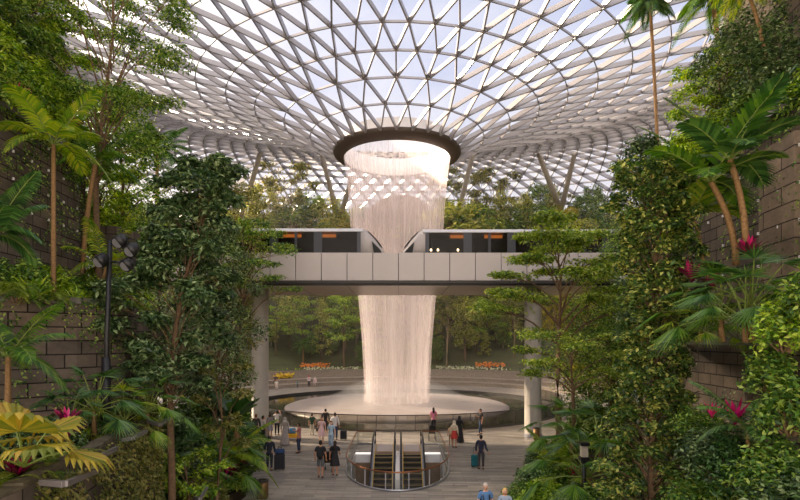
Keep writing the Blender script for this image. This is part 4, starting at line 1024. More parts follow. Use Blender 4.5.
tag(MB().bar((-10.7, 5, 13.2), (-11.2, 11, 13.2), .5, .2).bar((-11.2, 11, 13.2), (-11.45, 15, 13.2), .5, .2).bar((-11.45, 15, 13.2), (-11.75, 19.5, 13.2), .5, .2).build('trim_left_upper', M['ledge']), 'pale steel edging on top of the tall left wall', kind='structure')
bed('terrace_left_upper', [(-11.1, 5), (-11.6, 11), (-11.85, 15), (-12.1, 20.4), (-30, 20.4), (-30, 5)], 7.3, 13.1, 'soil of the upper left terrace')
p = at(96, 300, 21.5); q = at(116, 300, 21.5)
wallstrip('wall_left_pier', [(p.x, p.y), (q.x, q.y), (q.x + .2, q.y + 1.6)], 7.3, at(0, 226, 21.5).z, .5, 'block', 'short block pier right of the tall left wall')
wallstrip('wall_left_top', [(-12.3, 10), (-12.9, 17)], 13, 26, .5, 'block', 'overgrown topmost wall at the left edge')
# right
wallstrip('wall_right', [(11.0, 24), (10.2, 18.5), (9.85, 14), (9.4, 9), (9.0, 3)], 0, 12.3, .5, 'block', 'tall stone block wall on the right')
wallstrip('wall_right_pier', [(10.9, 17.2), (9.75, 14.25), (9.6, 12.9)], 6.5, 11.6, .4, 'blockpale', 'paler block pier against the right wall')
wallstrip('wall_right_upper', [(12.2, 20), (11.2, 13), (10.6, 7)], 12, 24, .5, 'block', 'upper stone wall at the top right')
bed('terrace_right_upper', [(10.5, 3), (10.3, 9), (10.35, 14), (10.7, 18.5), (11.5, 24), (30, 24), (30, 3)], 0, 12.2, 'soil of the upper right terrace')
tag(MB().bar(at(724, 131, 16.2), at(764, 117, 13.9), .3, .22).bar(at(755, 122, 14), at(792, 102, 13.4), .3, .22).build('trim_right', M['ledge']), 'steel edging on top of the right wall', kind='structure')
bed('terrace_right_middle', [(9.9, 19), (8.9, 17.5), (8.2, 14), (7.9, 10.5), (9.3, 10.2), (9.85, 14)], 6.38, 6.55, 'planted shelf in front of the right wall', 'ledge')
# planting beds on the plaza
bl = [(-6.6, 20.5), (-6.4, 22), (-7.3, 26), (-8.2, 30), (-9.7, 34.5), (-13, 38), (-30, 38), (-30, 20), (-10, 16.5), (-8, 16.8)]
bed('planting_bed_left', bl, 0, .45, 'low planting bed on the left of the plaza')
brr = [(4.6, 17), (5.2, 20.5), (5.9, 24), (7.2, 28), (10.3, 34), (14, 38), (30, 38), (30, 15), (5, 15)][::-1]
bed('planting_bed_right', brr, 0, .45, 'low planting bed on the right of the plaza')

def bracket(pa, pb, pc, lab, wd=.1, h=.09):
    e = MB(); e.bar(pa, pb, wd, h); e.bar(pb, pc, wd * .8, h)
    return tag(e.build('steel_bracket', M['ledge'], bevel=.01), lab, 'bracket')
bracket(at(42, 482, 7.9), at(65, 484, 7.6), at(96, 471, 9.0), 'nearest steel bracket jutting from the left planting bed')
bracket(at(83, 458, 9.9), at(95, 459, 9.8), at(117, 448, 11.2), 'second steel bracket jutting from the left planting bed')
bracket(at(122, 440, 11.8), at(133, 438, 11.8), at(146, 431, 12.7), 'third, small steel bracket on the left bed wall')
bracket(at(148, 421, 13.8), at(160, 425, 13.5), at(169, 419, 14.4), 'farthest steel bracket, at the end of the left coping')
bracket(at(195, 498, 15.5), at(200, 499, 15), at(207, 488, 16), 'steel bracket below the dark tree at the bottom of the photo')
bracket(at(731, 461, 10.8), at(732, 468, 10.6), at(768, 485, 9.2), 'dark steel bracket low on the right wall', .2, .2)
# ------------------------------------------------------------------ far forest
rd = random.Random(5)
def ground(x, y):
    r = math.hypot(x - CX, y - CY); th = math.atan2(x - CX, y - CY)
    if r < 26.6: return 0
    return ter_z(r, th)
FK = {
 'f_round': dict(h=10, r=3.2, kind='round', seed=1, leafn=3600, leaf=.42, lmat='leaf_far', trunk_r=.18, crown0=.3, nb=22),
 'f_layer': dict(h=10, r=3.8, kind='layered', seed=2, leafn=3600, leaf=.36, lmat='leaf_light', trunk_r=.16, crown0=.35, nb=16),
 'f_dark': dict(h=10, r=3.0, kind='round', seed=3, leafn=3800, leaf=.42, lmat='leaf_mid', trunk_r=.18, crown0=.22, nb=24),
 'f_cone': dict(h=10, r=2.3, kind='cone', seed=4, leafn=3000, leaf=.36, lmat='leaf_far', trunk_r=.14, crown0=.12, nb=26),
 'f_airy': dict(h=10, r=3.0, kind='airy', seed=5, leafn=3000, leaf=.34, lmat='leaf_olive', trunk_r=.15, crown0=.4, nb=16, bark='bark_pale'),
 'f_gold': dict(h=10, r=2.8, kind='round', seed=6, leafn=3200, leaf=.36, lmat='leaf_gold', trunk_r=.14, crown0=.25, nb=18),
}
DESC = {'f_round': 'mid-green rounded', 'f_layer': 'bright green tiered', 'f_dark': 'dark green dense', 'f_cone': 'slender conical', 'f_airy': 'open olive-green', 'f_gold': 'golden-green'}
ORD = ['first', 'second', 'third', 'fourth', 'fifth', 'sixth', 'seventh', 'eighth', 'ninth', 'tenth', 'eleventh', 'twelfth', 'thirteenth', 'fourteenth', 'fifteenth', 'sixteenth', 'seventeenth', 'eighteenth', 'nineteenth', 'twentieth']
BG = {}
def far(kind, px, d, ytop=None, h=None, zone='', sw=1.0):
    if d > 101: d -= 6
    x = (px - 400) / F * d; z = ground(x, d) - .1
    if h is None: h = CH + (HZ - ytop) / F * d - z
    h = min(h, roof_z(math.hypot(x - CX, d - CY), math.atan2(x - CX, d - CY)) - z - .7)
    h = max(3, h)
    o = tree(kind, (x, d, z), h / 10 * sw, rd.uniform(0, 6.28), sz=h / 10, **FK[kind])
    BG.setdefault((kind, zone), []).append((px, o))
# front row behind the pool, trunks in view
za = 'just behind the pool'
for k, px, d, yt in [('f_layer', 276, 82, 306), ('f_round', 290, 85, 285), ('f_layer', 303, 84, 300), ('f_cone', 322, 84, 300), ('f_layer', 344, 81, 296), ('f_airy', 356, 86, 292),
                     ('f_airy', 447, 81.5, 292), ('f_round', 465, 84, 300), ('f_cone', 476, 86, 290), ('f_layer', 487, 85, 298), ('f_airy', 514, 82, 300), ('f_cone', 500, 86, 292), ('f_gold', 548, 84, 300), ('f_airy', 575, 82, 296), ('f_gold', 597, 86, 300), ('f_layer', 232, 80, 300)]:
    far(k, px, d, yt, zone=za, sw=.8)
zb = 'in the forest below the bridge'
for row, (d0, n, hh) in enumerate([(84.5, 15, 4), (88, 13, 10.5), (93, 13, 10), (98, 12, 9)]):
    for i in range(n):
        px = 215 + (600 - 215) * (i + .5 + rd.uniform(-.3, .3)) / n
        if 372 < px < 424 and row > 1: continue
        k = rd.choice(['f_round', 'f_dark', 'f_dark', 'f_cone', 'f_airy', 'f_round'])
        far(k, px, d0 + rd.uniform(-1.5, 1.5), h=hh * rd.uniform(.85, 1.15), zone=zb)
zc = 'on the far high terrace'
for k, px, d, yt in [('f_round', 142, 92, 200), ('f_dark', 160, 96, 188), ('f_airy', 180, 100, 176), ('f_round', 205, 96, 192), ('f_airy', 246, 101, 168), ('f_round', 262, 104, 184), ('f_airy', 279, 108, 184), ('f_airy', 290, 103, 164), ('f_dark', 312, 106, 192),
                     ('f_round', 328, 105, 197), ('f_round', 346, 107, 205), ('f_airy', 460, 108, 168), ('f_round', 447, 105, 200), ('f_airy', 494, 106, 164), ('f_cone', 502, 103, 186), ('f_round', 478, 106, 200), ('f_round', 519, 106, 196), ('f_cone', 526, 102, 188),
                     ('f_dark', 540, 107, 182), ('f_cone', 551, 104, 178), ('f_airy', 562, 108, 176), ('f_dark', 592, 103, 182), ('f_airy', 607, 104, 178), ('f_gold', 543, 100, 200), ('f_gold', 574, 99, 200), ('f_gold', 612, 99, 196), ('f_gold', 590, 97, 206), ('f_round', 630, 100, 186), ('f_airy', 650, 100, 180), ('f_gold', 560, 96, 208), ('f_gold', 628, 92, 205),
                     ('f_dark', 365, 108, 205), ('f_round', 432, 108, 204)]:
    far(k, px, d, yt + (6 if k != 'f_airy' else 0), zone=zc, sw=.68)
for i in range(12):
    px = 300 + i * 30; 
    if 350 < px < 440: continue
    far(rd.choice(['f_round', 'f_dark', 'f_gold']), px, 98 + rd.uniform(-3, 3), 212, zone='low above the bridge', sw=1.4)
for (k, zone), L_ in BG.items():
    L_.sort(key=lambda t: t[0])
    for i, (px, o) in enumerate(L_):
        pos = 'leftmost' if i == 0 else ('rightmost' if i == len(L_) - 1 else ORD[i] + ' from left') if len(L_) > 1 else 'the only one there'
        o['label'] = f"{DESC[k]} tree {zone}, {pos} of its kind"; o['group'] = 'trees ' + zone
# a palm in the row behind the pool, flowers in the planter
FP = dict(h=3.2, tr=.13, nf=16, L_=2.0, lmat='palm', seed=9, nl=16, lw=.1, ll=.5)
def palm(key, loc, s=1, rz=0, label=None, name='palm_tree', cat='palm', group=None, **kw):
    return put(name, pm(proto(key, lambda: palm_meshes(**kw))), loc, s, rz, label, cat, group)
x = (303 - 400) / F * 82; palm('farpalm', (x, 82, 2), 1.1, 0, 'small bushy palm behind the stone steps left of the waterfall', **FP)
x = (535 - 400) / F * 83; palm('farpalm', (x, 83, 2), 1.2, 1, 'small bushy palm behind the stone steps beside the right column', **FP)
x = (157 - 400) / F * 34; palm('midpalm', (x, 34, 9.5), 1.0, 0, 'dark feathery palm rising above the trees against the roof on the left', h=9, tr=.14, nf=20, L_=2.1, lmat='palm_dark', seed=10, nl=24, lw=.09, ll=.6, droop=.8)
D0.objects[-1] if False else None
def flowers(px0, px1, d, z, mat, n, lab, seed, leaf=.18):
    rg = np.random.default_rng(seed); x0, x1 = (px0 - 400) / F * d, (px1 - 400) / F * d; x = rg.uniform(x0, x1, n)
    y = CY + np.sqrt(np.maximum(0, (d - CY) ** 2 - (x - CX) ** 2)) + rg.uniform(-.5, .5, n)
    P = np.stack([x, y, z + rg.uniform(0, .5, n)], 1); N = np.tile([0, -.6, .6], (n, 1))
    o = link('flower_bed', leaves('flower_bed', P, N, leaf, M[mat], .9, seed)); return tag(o, lab, 'flowers', kind='stuff')
flowers(305, 331, 82.6, 2.5, 'flower_o', 130, 'orange flowers behind the pool, left of the waterfall', 1, .3)
flowers(308, 359, 81.6, 1.9, 'flower_w', 260, 'row of cream flowers behind the pool, left of the waterfall', 2, .22)
flowers(284, 299, 80.3, 1.2, 'flower_y', 160, 'yellow flowers by the stone steps at the left', 3, .3)
flowers(472, 499, 82.6, 2.6, 'flower_o', 120, 'orange flowers behind the pool, right of the waterfall', 4, .3)
flowers(436, 500, 81.6, 2.0, 'flower_w', 280, 'cream and yellow flowers behind the benches on the right', 5, .22)
flowers(540, 565, 82.6, 2.6, 'flower_y', 300, 'yellow flowers right of the right bridge column', 6, .28)
flowers(268, 520, 82.2, 1.6, 'leaf_light', 4000, 'low green hedge along the planter behind the pool', 7, .3)
D0.objects['flower_bed.006'].name = 'hedge'
def bench(px0, px1, py, lab):
    d = CH * 0 + (CH - .45) * F / (py - HZ); x0, x1 = (px0 - 400) / F * d, (px1 - 400) / F * d
    e = empty('stone_bench', ((x0 + x1) / 2, d, 0.0), 0, lab, 'bench'); hw = (x1 - x0) / 2
    MB().box((-hw, -.35, .33), (hw, .35, .48)).build('seat', M['concrete'], e, bevel=.02)
    for s in (-.7, .7): MB().box((s * hw - .2, -.28, 0), (s * hw + .2, .28, .33)).build('leg', M['coping'], e)
bench(428, 482, 378.5, 'long stone bench right of the waterfall, nearer the fall')
bench(492, 530, 380.5, 'long stone bench left of the right bridge column')
bench(505, 548, 376, 'stone bench behind the right bridge column')

# ------------------------------------------------------------------ left side plants
def H(d, ytop, z0): return CH + (HZ - ytop) / F * d - z0
p = at(172, 500, 15.5)
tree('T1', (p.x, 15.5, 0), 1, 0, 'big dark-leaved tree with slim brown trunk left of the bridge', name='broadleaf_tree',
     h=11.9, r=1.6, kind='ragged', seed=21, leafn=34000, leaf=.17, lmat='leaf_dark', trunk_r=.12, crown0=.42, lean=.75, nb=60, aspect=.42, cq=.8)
p = at(92, 150, 19); z0 = 7.3
tree('T2', (p.x, 19.5, z0), 1, 0, 'tall feathery tree with branching crown at the top left against the roof', name='feathery_tree',
     h=H(19.5, -45, z0), r=2.7, kind='airy', seed=22, leafn=27000, leaf=.13, lmat='leaf_mid', trunk_r=.12, crown0=.42, nb=30)
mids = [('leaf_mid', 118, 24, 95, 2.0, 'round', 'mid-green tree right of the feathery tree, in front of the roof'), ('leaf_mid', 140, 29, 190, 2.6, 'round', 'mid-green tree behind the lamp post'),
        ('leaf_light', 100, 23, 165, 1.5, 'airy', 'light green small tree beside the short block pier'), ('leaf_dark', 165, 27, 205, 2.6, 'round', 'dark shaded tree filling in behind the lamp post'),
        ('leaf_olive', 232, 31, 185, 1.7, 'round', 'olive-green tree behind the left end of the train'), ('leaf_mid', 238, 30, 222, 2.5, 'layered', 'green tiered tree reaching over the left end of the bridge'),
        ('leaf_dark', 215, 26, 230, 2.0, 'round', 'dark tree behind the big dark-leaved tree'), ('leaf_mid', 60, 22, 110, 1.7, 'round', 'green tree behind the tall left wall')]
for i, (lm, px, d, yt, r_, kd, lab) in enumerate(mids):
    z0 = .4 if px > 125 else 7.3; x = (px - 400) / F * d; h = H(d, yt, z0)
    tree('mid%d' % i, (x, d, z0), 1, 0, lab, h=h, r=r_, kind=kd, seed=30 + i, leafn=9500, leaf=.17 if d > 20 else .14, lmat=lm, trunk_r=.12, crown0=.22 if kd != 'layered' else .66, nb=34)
for i, (px, d, yt, lm, r_, kd, lab) in enumerate([(14, 17.2, -30, 'leaf_mid', 1.5, 'airy', 'leafy tree filling the top left corner above the tall wall'), (38, 18.6, -10, 'leaf_light', 1.2, 'airy', 'yellow-green tree at the top left beside the steel ledges'), (-8, 15.6, 20, 'leaf_light', 1.2, 'ragged', 'bright green tree at the top of the left edge')]):
    x = min((px - 400) / F * d, -12.2); tree('tl%d' % i, (x, d, 13.1), 1, 0, lab, h=H(d, yt, 13.1), r=r_, kind=kd, seed=300 + i, leafn=9000, leaf=.13, lmat=lm, trunk_r=.07, crown0=.08, nb=30)
for (a, b, lab) in [((38, -10, 19), (50, 13, 20.5), 'highest pale steel ledge at the top left'), ((53, 26, 21), (69, 64, 24), 'steep pale steel ledge left of the feathery tree'), ((51, 68, 20.6), (66, 86, 22), 'pale steel ledge above the bright palm on the left')]:
    tag(MB().bar(at(*a), at(*b), .22, .16).build('steel_ledge', M['ledge'], bevel=.01), lab, 'ledge')
# palms on the middle-left terrace
p = at(44, 270, 14.6)
palm('palmA', (p.x, 15.0, 7.4), 1, 0, 'slender palm with bright arching fronds beside the pink plants on the left', h=H(15, 145, 7.4), tr=.07, nf=9, L_=1.6, lmat='palm_light', seed=41, nl=30, lw=.07, ll=.55, droop=.8, rise=1.15, vdrop=.35)
p = at(78, 270, 18.5)
palm('palmB', (p.x + .1, 18.5, 7.4), 1, 0, 'leaning palm trunk with sparse fronds in front of the tall left wall', h=H(18.5, 165, 7.4), tr=.09, nf=10, L_=1.7, lmat='palm', seed=42, nl=22, lw=.07, ll=.5, lean=(.5, 0))
p = at(95, 285, 18)
palm('palmC', (p.x, 18.3, 7.4), 1, 0, 'short young palm just left of the lamp post', h=1.6, tr=.07, nf=9, L_=1.5, lmat='palm_light', seed=43, nl=20, lw=.06, ll=.45, rise=1.4, lean=(.2, 0))
p = at(-8, 215, 10.5)
palm('palmD', (p.x, 10.5, 7.4), 1, 0, 'dark palm with drooping fronds cut off by the left edge', h=H(10.5, 235, 7.4), tr=.08, nf=12, L_=1.0, lmat='palm_dark', seed=44, nl=30, lw=.05, ll=.5, rise=1.3, vdrop=.5)
palm('palmE', at(8, 372, 10.5) - Vector((0, 0, 1.0)), 1, 0, 'arching palm fronds below the dark wall at the left edge', h=1.3, tr=.06, nf=9, L_=1.25, lmat='palm', seed=45, nl=26, lw=.05, ll=.42, rise=1.0)
# fern-like groundcover on the middle terrace edge
fk = dict(n=16, L_=.75, mat='fern', seed=51)
fl_ = proto('fernA', lambda: fern_meshes(**fk)); fd_ = proto('fernB', lambda: fern_meshes(n=14, L_=.85, mat='palm', seed=52)); bx_ = proto('bladeA', lambda: blades_meshes(34, .75, .07, 'leaf_light', 53, 1.0, .9, .6))
cnt = 0
def ord_label(base, k, n): return f"{base}, {('leftmost' if k == 0 else 'rightmost' if k == n - 1 else ORD[k] + ' from left')}"
row = [(4, 10.6), (20, 11.4), (36, 12.2), (50, 12.9), (64, 13.5), (78, 14.0), (92, 14.5), (106, 14.9), (118, 15.3), (128, 16.2)]
for i, (px, d) in enumerate(row):
    x = (px - 400) / F * d - .25
    put('fern', [('fronds', [fl_, fd_, bx_][i % 3])], (x, d + .3, 7.45), rd.uniform(.8, 1.15), rd.uniform(0, 6), ord_label('bright arching fern on the edge of the dark middle-left wall', i, len(row)), 'fern', 'ferns on the middle-left wall')
for i, (px, d, s, lm) in enumerate([(18, 13, .9, 'leaf_mid'), (50, 15.5, 1.0, 'leaf_light'), (85, 17.5, 1.0, 'leaf_mid'), (125, 18, 1.1, 'leaf_light')]):
    x = (px - 400) / F * d
    bush('busht%d' % i, (x, d, 7.4), s, 0, ord_label('leafy shrub in front of the tall left wall', i, 4), rx=.9, ry=.7, hz=1.3, n=2600, leaf=.13, mat=lm, seed=60 + i, group='shrubs before the tall left wall')
# upper left terrace: overhanging greenery
for i, (px, d, yt, lm, r_) in enumerate([(0, 15.2, 55, 'leaf_mid', 1.1), (18, 16.2, 40, 'leaf_light', 1.1), (36, 17.2, 62, 'leaf_light', 1.0), (8, 16.4, -10, 'leaf_dark', 1.2), (52, 18.3, 70, 'leaf_mid', 1.0), (30, 18.2, 5, 'leaf_mid', 1.2)]):
    x = min((px - 400) / F * d, -11.3); z0 = 13.1
    h = max(1.4, H(d, yt, z0))
    bush('upl%d' % i, (x, d, z0), 1, 0, ord_label('overhanging leafy shrub on the upper left terrace', i, 6), rx=r_, ry=1.3, hz=h, n=5200, leaf=.14, mat=lm, seed=70 + i, nc=20, group='shrubs on the upper left terrace')
curtain('creeper', [(-12.25, 10), (-12.85, 17)], 13.2, 26, 19000, .17, 'leaf_mid', 81, .8, 'mass of dark creepers hanging on the topmost left wall')
curtain('creeper', [(-10.6, 5), (-11.05, 11), (-11.3, 15), (-11.65, 19.4)], 9.5, 13.1, 7000, .1, 'leaf_mid', 82, .12, 'thin creepers on the tall dark left wall', 1.7)
curtain('creeper', [(-13.3, 9.0), (-11.4, 11.1), (-9.7, 12.9), (-8.5, 14.0), (-7.85, 15.1)], 4.4, 7.5, 2600, .09, 'leaf_mid', 83, .1, 'small creepers trailing down the dark middle-left wall', 1.5)
curtain('creeper', [(-5.5, 6), (-5.52, 7.8), (-6.12, 11), (-6.7, 14.6), (-8.1, 16.6)], 0, 4.3, 17000, .1, 'leaf_olive', 84, .22, 'thick green creeper curtain covering the left bed wall')
# cordylines
pk = proto('pink', lambda: blades_meshes(16, .6, .085, 'pink', 91, 1.1, .6, .5)); pu = proto('purp', lambda: blades_meshes(20, .6, .1, 'purple', 92, 1.1, .9, .5))
def cord(loc, s, lab, mix=True):
    o = put('cordyline', [('pink_leaves', pk)] + ([('dark_leaves', pu)] if mix else []), loc, s, rd.uniform(0, 6), lab, 'cordyline', 'pink cordylines'); return o
cord(at(18, 98, 15.0), .75, 'pink cordyline on the upper left ledge, left of the palm'); cord(at(25, 102, 15.2), .55, 'small pink cordyline beside the upper left ledge')
cord(at(75, 128, 17), .6, 'pink cordyline behind the bright palm fronds on the left'); 
cord(at(62, 443, 9.6), .75, 'pink cordyline right of the yellow fan palm'); cord(at(67, 425, 9.9), .65, 'taller pink cordyline stalk behind the yellow fan palm')
cord(at(18, 478, 8.6), .7, 'dark red cordyline below the yellow fan palm leaf')
for i in (0, ): pass
# yellow fan palm
fy = proto('yfan', lambda: fanpalm_meshes(0.02, 8, .66, .62, 'fan_yellow', 101, 17, .8, .3, 3.3, 1.3, .35))
e = put('fan_palm', pm(fy, 'fan_leaves'), at(24, 468, 8.2), 1.12, 2.6, 'low fan palm with large yellow-green pleated leaves at the lower left', 'palm')
# dark fan palms near the lamp
fdk = proto('dfan', lambda: fanpalm_meshes(.7, 15, .62, .95, 'palm_dark', 102, 16, .4, .3)); fgr = proto('gfan', lambda: fanpalm_meshes(.5, 14, .7, 1.1, 'palm', 103, 18, .35, .35)); flt = proto('lfan', lambda: fanpalm_meshes(.3, 12, .6, .9, 'palm_light', 104, 16, .4, .4))
for (px, py, d, s, k, lab) in [(95, 405, 12.2, .95, fdk, 'dark fan palm at the foot of the lamp post'), (125, 412, 13.0, .9, flt, 'light green fan palm right of the lamp post'), (148, 405, 13.8, .8, fgr, 'green fan palm near the end of the stone coping'), (70, 400, 11.6, .7, fdk, 'small dark fan palm against the block wall')]:
    q = at(px, py, d); q.z = 4.2; put('fan_palm', pm(k, 'fan_leaves'), q, s, rd.uniform(0, 6), lab, 'palm', 'fan palms in the left bed')
for i, (px, d) in enumerate([(34, 8.6), (52, 9.0), (62, 9.4), (75, 10.0), (90, 11), (108, 12), (128, 13), (143, 14), (10, 8.2), (0, 8.0), (30, 10), (50, 10.5)]):
    x = (px - 400) / F * d; k = [fl_, fd_, fl_][i % 3]
    put('fern', [('fronds', k)], (x - .1, d, 4.2), rd.uniform(.6, .9), rd.uniform(0, 6), ord_label('yellow-green fern in the lower left bed', i, 12), 'fern', 'ferns in the lower left bed')
for i, (px, d, lm, s) in enumerate([(5, 9.2, 'leaf_dark', .8), (40, 10.8, 'leaf_dark', .8), (70, 11, 'leaf_dark', .8), (112, 13.4, 'leaf_dark', .8), (150, 15.2, 'leaf_olive', .9)]):
    x = (px - 400) / F * d
    bush('lb%d' % i, (x - .3, d, 4.2), s, 0, ord_label('dark low shrub in the lower left bed', i, 5), rx=.8, ry=.6, hz=.8, n=1500, leaf=.12, mat=lm, seed=110 + i, group='shrubs in the lower left bed')

# plaza bed on the left
for i, (px, d, s, k, lab) in enumerate([(205, 20.5, 1.5, fgr, 'upright green fan palm under the dark tree crown'), (190, 19, 1.3, fdk, 'dark fan palm behind the brown trunk'), (228, 24, 1.25, fdk, 'fan palm just left of the left bridge column')]):
    put('fan_palm', pm(k, 'fan_leaves'), ((px - 400) / F * d, d, .8), s, i * 2.0, lab, 'palm')
bn = proto('banana', lambda: blades_meshes(13, 1.9, .5, 'palm_dark', 121, 1.0, .75, .6, 6, 2.6)); bt = MB().tube([(0, 0, 0), (.05, 0, 1.4), (0, 0, 2.7)], [.16, .13, .1], 8).mesh('stalk', M['bark_palm'], True)
o = put('banana_plant', [('stalk', bt), ('leaves', bn)], ((236 - 400) / F * 22.5, 22.5, .4), 1, 0, 'broad-leaved banana-like plant beside the left bridge column', 'plant')
for i, (px, d, s, lm, rz_) in enumerate([(236, 26.5, 1.0, 'leaf_mid', 2.4), (226, 23.5, 1.0, 'leaf_dark', 1.9), (244, 24.2, .8, 'leaf_mid', 1.6), (215, 21.5, 1, 'leaf_light', 1.8), (234, 21.6, .8, 'leaf_mid', 1.7), (200, 18, 1, 'leaf_olive', 1.4), (246, 29, 1, 'leaf_mid', 1.7), (180, 18.4, 1, 'leaf_dark', 2.4), (238, 34, 1, 'leaf_mid', 2.0), (188, 26, 1.3, 'leaf_mid', 2.6), (205, 29, 1.4, 'leaf_dark', 2.8), (222, 31, 1.3, 'leaf_mid', 2.8), (175, 23, 1.3, 'leaf_dark', 2.6)]):
    x = min((px - 400) / F * d, -6.9)
    bush('pl%d' % i, (x, d, .4), s, 0, ord_label('leafy shrub in the plaza bed on the left', i, 13), rx=1.1, ry=1.0, hz=rz_, n=3400, leaf=.2, mat=lm, seed=130 + i, group='shrubs in the left plaza bed')
for i, (px, d) in enumerate([(232, 21.2), (226, 20.8), (238, 22.0)]):
    cord(Vector(((px - 400) / F * d, d, 1.0)), 1.3, 'magenta cordyline in the left plaza bed, ' + ['middle', 'left', 'right'][i] + ' one of three')
palm('smallpalm', ((228 - 400) / F * 21.5, 21.5, .4), 1, 0, 'low palm with long light fronds reaching toward the people', h=1.3, tr=.1, nf=9, L_=2.2, lmat='palm_light', seed=46, nl=30, lw=.09, ll=.5, rise=.9)
for (px, y0, d, lab, hh) in [(218, 500, 17.5, 'thin bare trunk sapling beside the brown tree trunk', 5.5), (188, 500, 17, 'young leafy sapling at the bottom, by the steel bracket', 2.6)]:
    x = (px - 400) / F * d
    tree('sap%d' % px, (x, d, .2), 1, 0, lab, name='sapling', h=hh, r=.9, kind='airy', seed=px, leafn=1500, leaf=.18, lmat='leaf_olive' if px > 200 else 'leaf_light', trunk_r=.07, crown0=.45, nb=10)

# ------------------------------------------------------------------ right side plants
p = onfloor(563, 432)
tree('layered', ((560 - 400) / F * 27, 27, .4), 1, 0, 'tiered tree with flat layers of leaves in front of the right train', name='tiered_tree',
     h=H(27, 226, .4), r=3.1, kind='layered', seed=161, leafn=19000, leaf=.2, lmat='leaf_lime', trunk_r=.17, crown0=.58, nb=22, lean=-.3)
tree('layered2', ((572 - 400) / F * 23, 23, .4), 1, .5, 'smaller tiered tree reaching over the right bridge column base', name='tiered_tree',
     h=H(23, 330, .4), r=2.6, kind='layered', seed=164, leafn=4200, leaf=.17, lmat='leaf_lime', trunk_r=.12, crown0=.62, nb=12)
tree('vine', ((652 - 400) / F * 13.6, 13.6, 0), 1, 0, 'tall column of climbing plants with small variegated leaves on the right', name='climber_column',
     h=H(13.6, 165, 0), r=1.0, kind='column', seed=162, leafn=44000, leaf=.12, lmat='leaf_var', trunk_r=.09, crown0=.02, nb=150, aspect=.55, cq=.8)
tree('vinetop', ((650 - 400) / F * 16, 16, 0), 1, 0, 'dark-leaved slim tree top above the climbing column', name='slim_tree',
     h=H(16, 140, 0), r=1.4, kind='cone', seed=163, leafn=9000, leaf=.13, lmat='leaf_dark', trunk_r=.1, crown0=.5, nb=50, cq=.8)
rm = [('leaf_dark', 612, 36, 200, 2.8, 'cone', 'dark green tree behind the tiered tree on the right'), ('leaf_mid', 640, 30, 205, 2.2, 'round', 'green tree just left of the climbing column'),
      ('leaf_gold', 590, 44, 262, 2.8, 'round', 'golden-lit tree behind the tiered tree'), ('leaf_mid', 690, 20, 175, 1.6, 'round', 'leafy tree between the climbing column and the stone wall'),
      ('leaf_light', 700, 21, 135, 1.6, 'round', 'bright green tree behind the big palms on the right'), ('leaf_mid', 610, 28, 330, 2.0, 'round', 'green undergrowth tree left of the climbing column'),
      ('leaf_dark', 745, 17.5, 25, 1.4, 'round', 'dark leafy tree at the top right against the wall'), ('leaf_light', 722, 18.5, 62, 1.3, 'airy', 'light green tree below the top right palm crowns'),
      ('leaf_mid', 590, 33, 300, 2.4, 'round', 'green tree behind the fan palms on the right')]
for i, (lm, px, d, yt, r_, kd, lab) in enumerate(rm):
    z0 = .4; x = (px - 400) / F * d
    if px > 695: z0 = 12.2; x = max(x, 10.75)
    h = max(2.2, H(d, yt, z0))
    tree('rm%d' % i, (x, d, z0), 1, 0, lab, h=h, r=r_, kind=kd, seed=170 + i, leafn=10000, leaf=.17 if d > 20 else .13, lmat=lm, trunk_r=.12, crown0=.15, nb=36)
# tall thin palms
def tall(key, px0, py0, px1, py1, d, lab, nf=16, L_=1.7, lm='palm_dark', tr=.1, **kw):
    a = at(px0, py0, d); b = at(px1, py1, d)
    return palm(key, (b.x, d, b.z), 1, 0, lab, h=a.z - b.z, tr=tr, nf=nf, L_=L_, lmat=lm, seed=len(PROTO), lean=(a.x - b.x, 0), droop=.95, rise=.9, **kw)
tall('tp1', 650, 4, 661, 330, 30, 'tallest thin palm with dark crown cut by the top edge', tr=.11, nl=24, lw=.09, ll=.6)
tall('tp2', 713, 0, 728, 240, 22, 'thin palm right of the tallest one, crown at the top edge', lm='palm', tr=.11, nl=24, lw=.08, ll=.5)
tall('tp3', 746, -12, 769, 98, 16, 'pale slender palm trunk leaning at the top right', L_=1.1, lm='palm_light', tr=.06, nl=20, lw=.06, ll=.35)
WP = dict(nl=17, lw=.12, ll=.62, droop=.55, vdrop=.25)
def bigp(key, crown, foot, d, lab, L_, nf, lm, tr=.075, rise=1.2):
    a = at(*crown, d); b = at(*foot, d)
    return palm(key, (b.x, d, b.z), 1, 0, lab, h=a.z - b.z, tr=tr, nf=nf, L_=L_, lmat=lm, seed=len(PROTO) + 7, lean=(a.x - b.x, 0), rise=rise, **WP)
bigp('bp1', (711, 182), (736, 265), 12.4, 'broad-leaved palm with orange trunk left of its twin', 1.75, 9, 'palm', rise=1.15)
bigp('bp2', (730, 160), (746, 250), 12.0, 'broad-leaved palm with orange trunk nearest the right wall', 1.5, 9, 'palm_dark', rise=1.35)
bigp('bp3', (692, 215), (704, 275), 13.4, 'smaller palm left of the two broad-leaved palms', 1.1, 7, 'palm_light', .05)
